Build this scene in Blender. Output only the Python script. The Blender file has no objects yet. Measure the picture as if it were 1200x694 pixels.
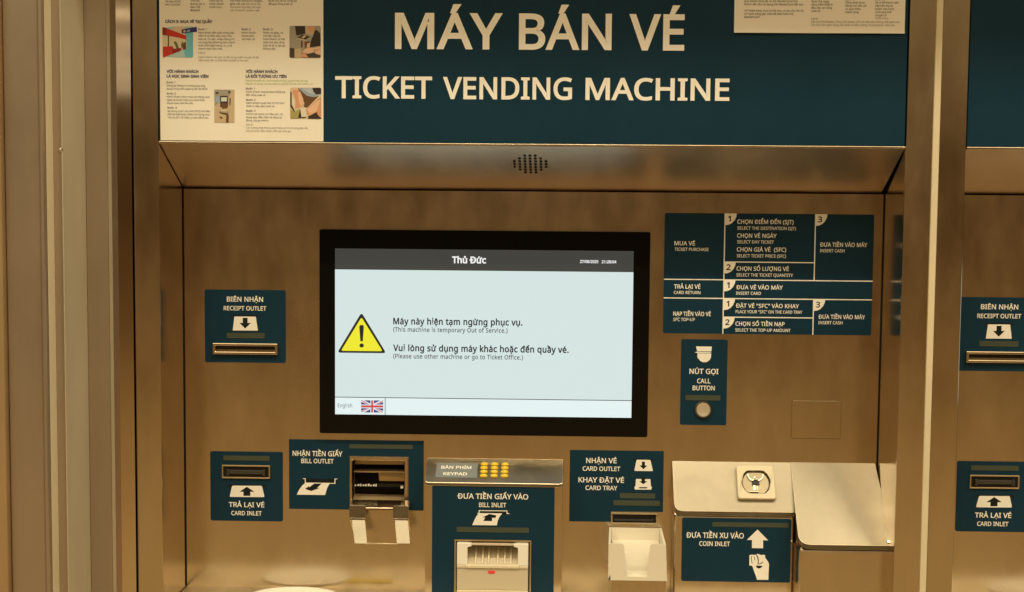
import bpy, bmesh, math, json, random, unicodedata
from mathutils import Vector, Matrix
from mathutils.geometry import tessellate_polygon
random.seed(7)
SC = bpy.context.scene
COL = SC.collection

# ---------------------------------------------------------------- camera
D0 = 2.04                      # camera to recessed face of the machine (metres)
F = 1500.0                     # focal length in pixels of a 1200 px wide frame
CAM = Vector((0.0, -D0, 1.55))
YAW, PITCH, ROLL = math.radians(1.425), math.radians(-3.755), math.radians(0.48)
fw = Vector((-math.sin(YAW)*math.cos(PITCH), math.cos(YAW)*math.cos(PITCH), math.sin(PITCH)))
rt0 = Vector((math.cos(YAW), math.sin(YAW), 0)); up0 = rt0.cross(fw)
rt = math.cos(ROLL)*rt0 + math.sin(ROLL)*up0
up = -math.sin(ROLL)*rt0 + math.cos(ROLL)*up0
cd = bpy.data.cameras.new('camera'); cam = bpy.data.objects.new('camera', cd); COL.objects.link(cam)
cd.sensor_fit = 'HORIZONTAL'; cd.sensor_width = 36.0; cd.lens = 36.0*F/1200.0
cd.clip_start = 0.05; cd.clip_end = 200
m4 = Matrix((rt, up, -fw)).transposed().to_4x4(); m4.translation = CAM
cam.matrix_world = m4
SC.camera = cam

# ---------------------------------------------------------------- light
SC.view_settings.view_transform = 'Standard'
SC.view_settings.look = 'None'
SC.view_settings.exposure = 0.0
SC.view_settings.gamma = 1.0
SC.cycles.use_denoising = True
SC.cycles.max_bounces = 8

wd = bpy.data.worlds.new('World'); SC.world = wd; wd.use_nodes = True
nt = wd.node_tree; nt.nodes.clear()
wo = nt.nodes.new('ShaderNodeOutputWorld'); bg = nt.nodes.new('ShaderNodeBackground')
tc = nt.nodes.new('ShaderNodeTexCoord'); sx = nt.nodes.new('ShaderNodeSeparateXYZ')
mr = nt.nodes.new('ShaderNodeMapRange'); mr.inputs['From Min'].default_value = -1; mr.inputs['From Max'].default_value = 1
rp = nt.nodes.new('ShaderNodeValToRGB')
nt.links.new(tc.outputs['Generated'], sx.inputs[0]); nt.links.new(sx.outputs['Z'], mr.inputs['Value'])
nt.links.new(mr.outputs[0], rp.inputs[0]); nt.links.new(rp.outputs[0], bg.inputs['Color']); nt.links.new(bg.outputs[0], wo.inputs['Surface'])
# a dim station hall: pale floor below, dark far end at eye level, warm lit ceiling above
STOPS = [(-90, (.36, .22, .10)), (-35, (.44, .28, .125)), (-16, (.48, .295, .100)), (-10, (.33, .186, .058)), (-5, (.15, .076, .023)), (0, (.070, .033, .010)),
    (5, (.12, .068, .024)), (9, (.25, .165, .07)), (20, (.40, .29, .15)), (32, (1.1, .88, .53)), (42, (2.9, 2.36, 1.46)), (52, (3.1, 2.5, 1.56)), (90, (1.6, 1.28, .76))]
def zpos(deg): return (math.sin(math.radians(deg))+1)/2
el = rp.color_ramp.elements
el[0].position = zpos(STOPS[0][0]); el[0].color = (*STOPS[0][1], 1)
el[1].position = zpos(STOPS[-1][0]); el[1].color = (*STOPS[-1][1], 1)
for d, c in STOPS[1:-1]:
    e = el.new(zpos(d)); e.color = (*c, 1)
bg.inputs['Strength'].default_value = 1.0

def area(name, loc, target, sxx, syy, power, col):
    l = bpy.data.lights.new(name, 'AREA'); l.shape = 'RECTANGLE'; l.size = sxx; l.size_y = syy
    l.energy = power; l.color = col
    o = bpy.data.objects.new(name, l); COL.objects.link(o); o.location = loc
    o.rotation_euler = (Vector(target)-Vector(loc)).to_track_quat('-Z', 'Y').to_euler()
    return o
for x_ in (-1.25, .15, 1.55):
    area('ceiling_lamp', (x_, -1.10, 3.2), (x_, -.2, 1.4), .85, .06, 12.5, (1.0, .87, .59))
for d_ in (11.5, 13.4, 15.1, 16.8, 18.6):        # row of lamps far back in the hall, mirrored by the polished trim
    area('hall_lamp', (-.25, -(d_-1.9), 3.2), (-.25, -(d_-1.9)+3, 0), 1.3, .05, .45, (1.0, .84, .60))

# ---------------------------------------------------------------- pixel -> place
def ray(px, py):
    return fw + rt*((px-600.0)/F) - up*((py-347.0)/F)
def W(px, py, Y=0.0):
    d = ray(px, py); t = (Y-CAM.y)/d.y
    p = CAM + d*t
    return p
def on_plane(px, py, p0, n):
    d = ray(px, py); t = (p0-CAM).dot(n)/d.dot(n)
    return CAM + d*t
def R(x0, y0, x1, y1, Y=0.0):
    a = W(x0, y0, Y); b = W(x1, y1, Y)
    return (a.x, b.x, b.z, a.z)          # x0 x1 z0 z1
PX = D0/F                                 # metres per pixel on the face

# ---------------------------------------------------------------- materials
MATS = {}
def mat(name, rgb, rough=0.5, metal=0.0, spec=0.5, emit=None, estr=1.0, coat=0.0):
    if name in MATS: return MATS[name]
    m = bpy.data.materials.new(name); m.use_nodes = True
    b = m.node_tree.nodes['Principled BSDF']
    b.inputs['Base Color'].default_value = (*rgb, 1); b.inputs['Roughness'].default_value = rough
    b.inputs['Metallic'].default_value = metal; b.inputs['Specular IOR Level'].default_value = spec
    if coat: b.inputs['Coat Weight'].default_value = coat; b.inputs['Coat Roughness'].default_value = 0.08
    if emit:
        b.inputs['Emission Color'].default_value = (*emit, 1); b.inputs['Emission Strength'].default_value = estr
    MATS[name] = m
    return m
def textured(name, rgb, rough, metal, scale, amp_c, amp_r, bump=0.0, aniso=0.0, spec=0.5, smear=None, grain=.45):
    """surface with fine grain (scale = xyz of the noise) and larger smudges"""
    m = mat(name, rgb, rough, metal, spec); t = m.node_tree; n = t.nodes; L = t.links
    b = n['Principled BSDF']
    co = n.new('ShaderNodeTexCoord'); mp = n.new('ShaderNodeMapping'); mp.inputs['Scale'].default_value = scale
    L.new(co.outputs['Object'], mp.inputs['Vector'])
    g = n.new('ShaderNodeTexNoise'); g.inputs['Scale'].default_value = 1; g.inputs['Detail'].default_value = 3
    L.new(mp.outputs[0], g.inputs['Vector'])
    s = n.new('ShaderNodeTexNoise'); s.inputs['Scale'].default_value = 7; s.inputs['Detail'].default_value = 5; s.inputs['Roughness'].default_value = .6
    mp2 = n.new('ShaderNodeMapping'); mp2.inputs['Scale'].default_value = smear or (1.6, 1, .8)
    L.new(co.outputs['Object'], mp2.inputs['Vector']); L.new(mp2.outputs[0], s.inputs['Vector'])
    ad = n.new('ShaderNodeMath'); ad.operation = 'MULTIPLY_ADD'; ad.inputs[1].default_value = grain
    L.new(g.outputs['Fac'], ad.inputs[0]); 
    sc = n.new('ShaderNodeMath'); sc.operation = 'MULTIPLY'; sc.inputs[1].default_value = 1-grain
    L.new(s.outputs['Fac'], sc.inputs[0]); L.new(sc.outputs[0], ad.inputs[2])
    r = n.new('ShaderNodeMapRange'); r.inputs['From Min'].default_value = .3; r.inputs['From Max'].default_value = .7
    r.inputs['To Min'].default_value = rough-amp_r; r.inputs['To Max'].default_value = rough+amp_r
    L.new(s.outputs['Fac'], r.inputs['Value']); L.new(r.outputs[0], b.inputs['Roughness'])
    cr = n.new('ShaderNodeMapRange'); cr.inputs['From Min'].default_value = .3; cr.inputs['From Max'].default_value = .7
    cr.inputs['To Min'].default_value = 1-amp_c; cr.inputs['To Max'].default_value = 1+amp_c
    L.new(ad.outputs[0], cr.inputs['Value'])
    vm = n.new('ShaderNodeVectorMath'); vm.operation = 'SCALE'; vm.inputs[0].default_value = rgb
    L.new(cr.outputs[0], vm.inputs['Scale']); L.new(vm.outputs[0], b.inputs['Base Color'])
    if bump:
        bp = n.new('ShaderNodeBump'); bp.inputs['Strength'].default_value = bump; bp.inputs['Distance'].default_value = .0004
        L.new(g.outputs['Fac'], bp.inputs['Height']); L.new(bp.outputs[0], b.inputs['Normal'])
    return m
STEEL = textured('brushed_steel', (.68, .575, .44), .21, 1.0, (12, 12, 160), .09, .045, smear=(2.4, 1, 1.0), grain=.10)
SOFFIT = textured('satin_soffit_steel', (.68, .575, .44), .36, 1.0, (12, 12, 60), .10, .05, grain=.1)
STEELV = textured('brushed_steel_upright', (.68, .575, .44), .20, 1.0, (160, 160, 7), .10, .05, smear=(2, 1, .8), grain=.12)
EDGE = textured('edge_highlight_steel', (.80, .70, .54), .36, 1.0, (60, 60, 60), .05, .05)  # paler steel on bevels, painting the lamp highlight along the bends
SIDE = textured('smooth_steel_side', (.68, .575, .44), .17, 1.0, (60, 60, 14), .08, .05, grain=.12)
FILLER = textured('polished_filler_steel', (.68, .575, .44), .065, 1.0, (90, 90, 9), .06, .02, grain=.12)
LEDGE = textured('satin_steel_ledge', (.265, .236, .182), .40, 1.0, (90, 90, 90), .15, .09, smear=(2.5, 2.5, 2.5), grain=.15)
PAINTED = textured('painted_metal_taupe', (.50, .42, .34), .33, .80, (60, 60, 3), .05, .04)
LITFACE = textured('lit_face_metal', (.66, .60, .46), .42, .35, (30, 30, 5), .07, .05)  # column metal paled on right-facing sides; the side light is in the colour
BRONZE = textured('gold_toned_trim', (.62, .47, .28), .35, .8, (60, 60, 4), .05, .05)
SEAL_LIT = textured('cream_sealant_lit_side', (.72, .64, .46), .6, 0, (200, 200, 60), .07, .05)  # sealant colour, also painting a lit side face of the column
BLUE = textured('teal_vinyl', (.007, .036, .067), .40, 0, (90, 90, 90), .06, .05, spec=.16)
PAPER = textured('poster_paper', (.87, .84, .76), .7, 0, (300, 300, 300), .02, .03, spec=.2)
WHITE = mat('white_vinyl_lettering', (.93, .92, .88), .55, spec=.25)
NAVY = mat('navy_ink', (.035, .025, .12), .7, spec=.1)
INK = mat('dark_ink', (.10, .09, .085), .7, spec=.1)
GREY = mat('grey_ink', (.30, .28, .25), .7, spec=.1)
STEPINK = mat('violet_ink', (.16, .12, .22), .7, spec=.1)
GREEN = mat('green_ink', (.38, .52, .12), .7, spec=.1)
BLACK = mat('black_plastic', (.012, .011, .010), .4, spec=.3)
DARKBLUE = mat('printed_black', (.006, .010, .012), .5, spec=.3)
GLASS = mat('black_screen_glass', (.004, .004, .004), .06, spec=.22)
CREAM = textured('cream_plastic', (.72, .65, .48), .38, 0, (400, 400, 400), .02, .05)
IVORY = textured('white_plastic', (.90, .88, .81), .28, 0, (400, 400, 400), .02, .05)
BEIGE = textured('beige_plastic', (.60, .53, .41), .42, 0, (400, 400, 400), .03, .05)
STRIPM = mat('clear_film_strip', (.060, .075, .055), .35, spec=.5)
YELLOW = mat('yellow_key', (.80, .56, .03), .35, spec=.4)
KEYLAB = mat('grey_blue_label', (.20, .23, .24), .45, spec=.4)
CHROME = mat('polished_chrome', (.75, .70, .62), .10, 1.0)
SHADOWGAP = mat('dark_gap', (.010, .008, .006), .8, spec=.1)
DISPLAY = mat('lit_display', (.02, .02, .02), .12, spec=.35, emit=(.65, .77, .755), estr=1.0)
DISPBAR = mat('lit_display_footer', (.02, .02, .02), .12, spec=.35, emit=(.76, .88, .875), estr=1.0)
TITLEBAR = mat('lit_title_bar', (.02, .02, .02), .12, spec=.35, emit=(.045, .048, .044), estr=1.0)
SCRTEXT = mat('lit_screen_text', (.02, .02, .02), .2, spec=.2, emit=(.90, .90, .88), estr=1.0)
SCRINK = mat('screen_black', (.02, .022, .022), .3, spec=.2, emit=(.012, .013, .013), estr=1.0)
SCRGREY = mat('screen_grey', (.02, .02, .02), .3, spec=.2, emit=(.06, .065, .065), estr=1.0)
SIGNYEL = mat('screen_yellow', (.02, .02, .01), .3, spec=.2, emit=(.86, .80, .035), estr=1.0)
FLAGR = mat('screen_red', (.02, .01, .01), .3, spec=.2, emit=(.60, .07, .06), estr=1.0)
FLAGB = mat('screen_navy', (.01, .01, .02), .3, spec=.2, emit=(.06, .065, .20), estr=1.0)
FLAGW = mat('screen_white', (.02, .02, .02), .3, spec=.2, emit=(.72, .74, .80), estr=1.0)
LED = mat('red_lamp', (.5, .03, .025), .3, emit=(.62, .04, .03), estr=.55)

# ---------------------------------------------------------------- objects
def tag(o, label=None, cat=None, group=None, kind=None):
    if label: o['label'] = label
    if cat: o['category'] = cat
    if group: o['group'] = group
    if kind: o['kind'] = kind
    return o
def empty(name, loc=(0, 0, 0)):
    o = bpy.data.objects.new(name, None); COL.objects.link(o); o.location = loc
    o.empty_display_size = .1
    return o
class MB:
    def __init__(s): s.v = []; s.f = []; s.m = []
    def add(s, vs, fs, mi=0):
        k = len(s.v); s.v += [tuple(v) for v in vs]; s.f += [tuple(i+k for i in f) for f in fs]; s.m += [mi]*len(fs)
    def poly3(s, pts, mi=0): s.add(pts, [tuple(range(len(pts)))], mi)
    def build(s, name, mats, parent=None, bevel=0, seg=2, smooth=False, label=None, bevel_mat=-1):
        me = bpy.data.meshes.new(name)
        me.from_pydata(s.v, [], s.f); 
        if not isinstance(mats, (list, tuple)): mats = [mats]
        for m in mats: me.materials.append(m)
        me.polygons.foreach_set('material_index', s.m)
        if bevel:
            bm = bmesh.new(); bm.from_mesh(me)
            bmesh.ops.remove_doubles(bm, verts=bm.verts, dist=1e-6)
            bmesh.ops.recalc_face_normals(bm, faces=bm.faces)
            es = [e for e in bm.edges if len(e.link_faces) == 2 and e.calc_face_angle(0) > .3]
            bmesh.ops.bevel(bm, geom=es, offset=bevel, segments=seg, affect='EDGES', profile=.5, clamp_overlap=True, material=bevel_mat)
            bm.to_mesh(me); bm.free()
        elif smooth is None: pass
        if smooth:
            for p in me.polygons: p.use_smooth = True
        me.update()
        o = bpy.data.objects.new(name, me); COL.objects.link(o)
        if parent is not None:
            o.parent = parent
            o.matrix_parent_inverse = parent_matrix(parent).inverted()
        if label: o['label'] = label
        return o
    # solids
    def box(s, x0, x1, y0, y1, z0, z1, mi=0):
        s.add([(x0,y0,z0),(x1,y0,z0),(x1,y1,z0),(x0,y1,z0),(x0,y0,z1),(x1,y0,z1),(x1,y1,z1),(x0,y1,z1)],
              [(0,1,5,4),(1,2,6,5),(2,3,7,6),(3,0,4,7),(4,5,6,7),(3,2,1,0)], mi); return s
    def plate(s, outer, holes=(), yb=0.0, yf=-.002, mi=0, back=False):
        """flat plate in XZ (outline and holes as (x, z) lists) with front at yf"""
        loops = [list(outer)] + [list(h) for h in holes]
        flat = [p for l in loops for p in l]
        tris = tessellate_polygon([[Vector((p[0], p[1], 0)) for p in l] for l in loops])
        n = len(flat)
        vs = [(p[0], yf, p[1]) for p in flat]
        fs = []
        for t in tris:
            a, b, c = (flat[i] for i in t)
            ar = (b[0]-a[0])*(c[1]-a[1])-(b[1]-a[1])*(c[0]-a[0])
            if abs(ar) < 1e-14: continue
            fs.append(t if ar > 0 else (t[0], t[2], t[1]))
        if yb is not None:
            vs += [(p[0], yb, p[1]) for p in flat]
            k = 0
            for li, l in enumerate(loops):
                A = sum(l[i][0]*l[(i+1)%len(l)][1]-l[(i+1)%len(l)][0]*l[i][1] for i in range(len(l)))
                ccw = A > 0
                if li > 0: ccw = not ccw
                for i in range(len(l)):
                    a, b = k+i, k+(i+1)%len(l)
                    fs.append((a, a+n, b+n, b) if ccw else (b, b+n, a+n, a))
                k += len(l)
            if back: fs += [tuple(i+n for i in reversed(f)) for f in fs[:len(tris)] if len(f) == 3]
        s.add(vs, fs, mi); return s
    def prism(s, prof, x0, x1, mi=0):
        """profile of (y, z) points swept along x"""
        n = len(prof)
        vs = [(x0, y, z) for y, z in prof] + [(x1, y, z) for y, z in prof]
        fs = [(i, (i+1) % n, (i+1) % n+n, i+n) for i in range(n)] + [tuple(range(n)), tuple(range(2*n-1, n-1, -1))]
        s.add(vs, fs, mi); return s
def parent_matrix(o):
    m = Matrix.Translation(o.location)
    p = o.parent
    return m if p is None else m   # only top-level empties carry a location
def rrect(x0, x1, z0, z1, r, k=4):
    pts = []
    for cx, cz, a in ((x1-r, z0+r, -90), (x1-r, z1-r, 0), (x0+r, z1-r, 90), (x0+r, z0+r, 180)):
        for i in range(k+1):
            t = math.radians(a+90*i/k); pts.append((cx+r*math.cos(t), cz+r*math.sin(t)))
    return pts
def rect(x0, x1, z0, z1): return [(x0, z0), (x1, z0), (x1, z1), (x0, z1)]
def PP(pts, Y):
    return [(W(a, b, Y).x, W(a, b, Y).z) for a, b in pts]
def disc(cx, cz, rx, rz, k=20): return [(cx+rx*math.cos(2*math.pi*i/k), cz+rz*math.sin(2*math.pi*i/k)) for i in range(k)]

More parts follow.
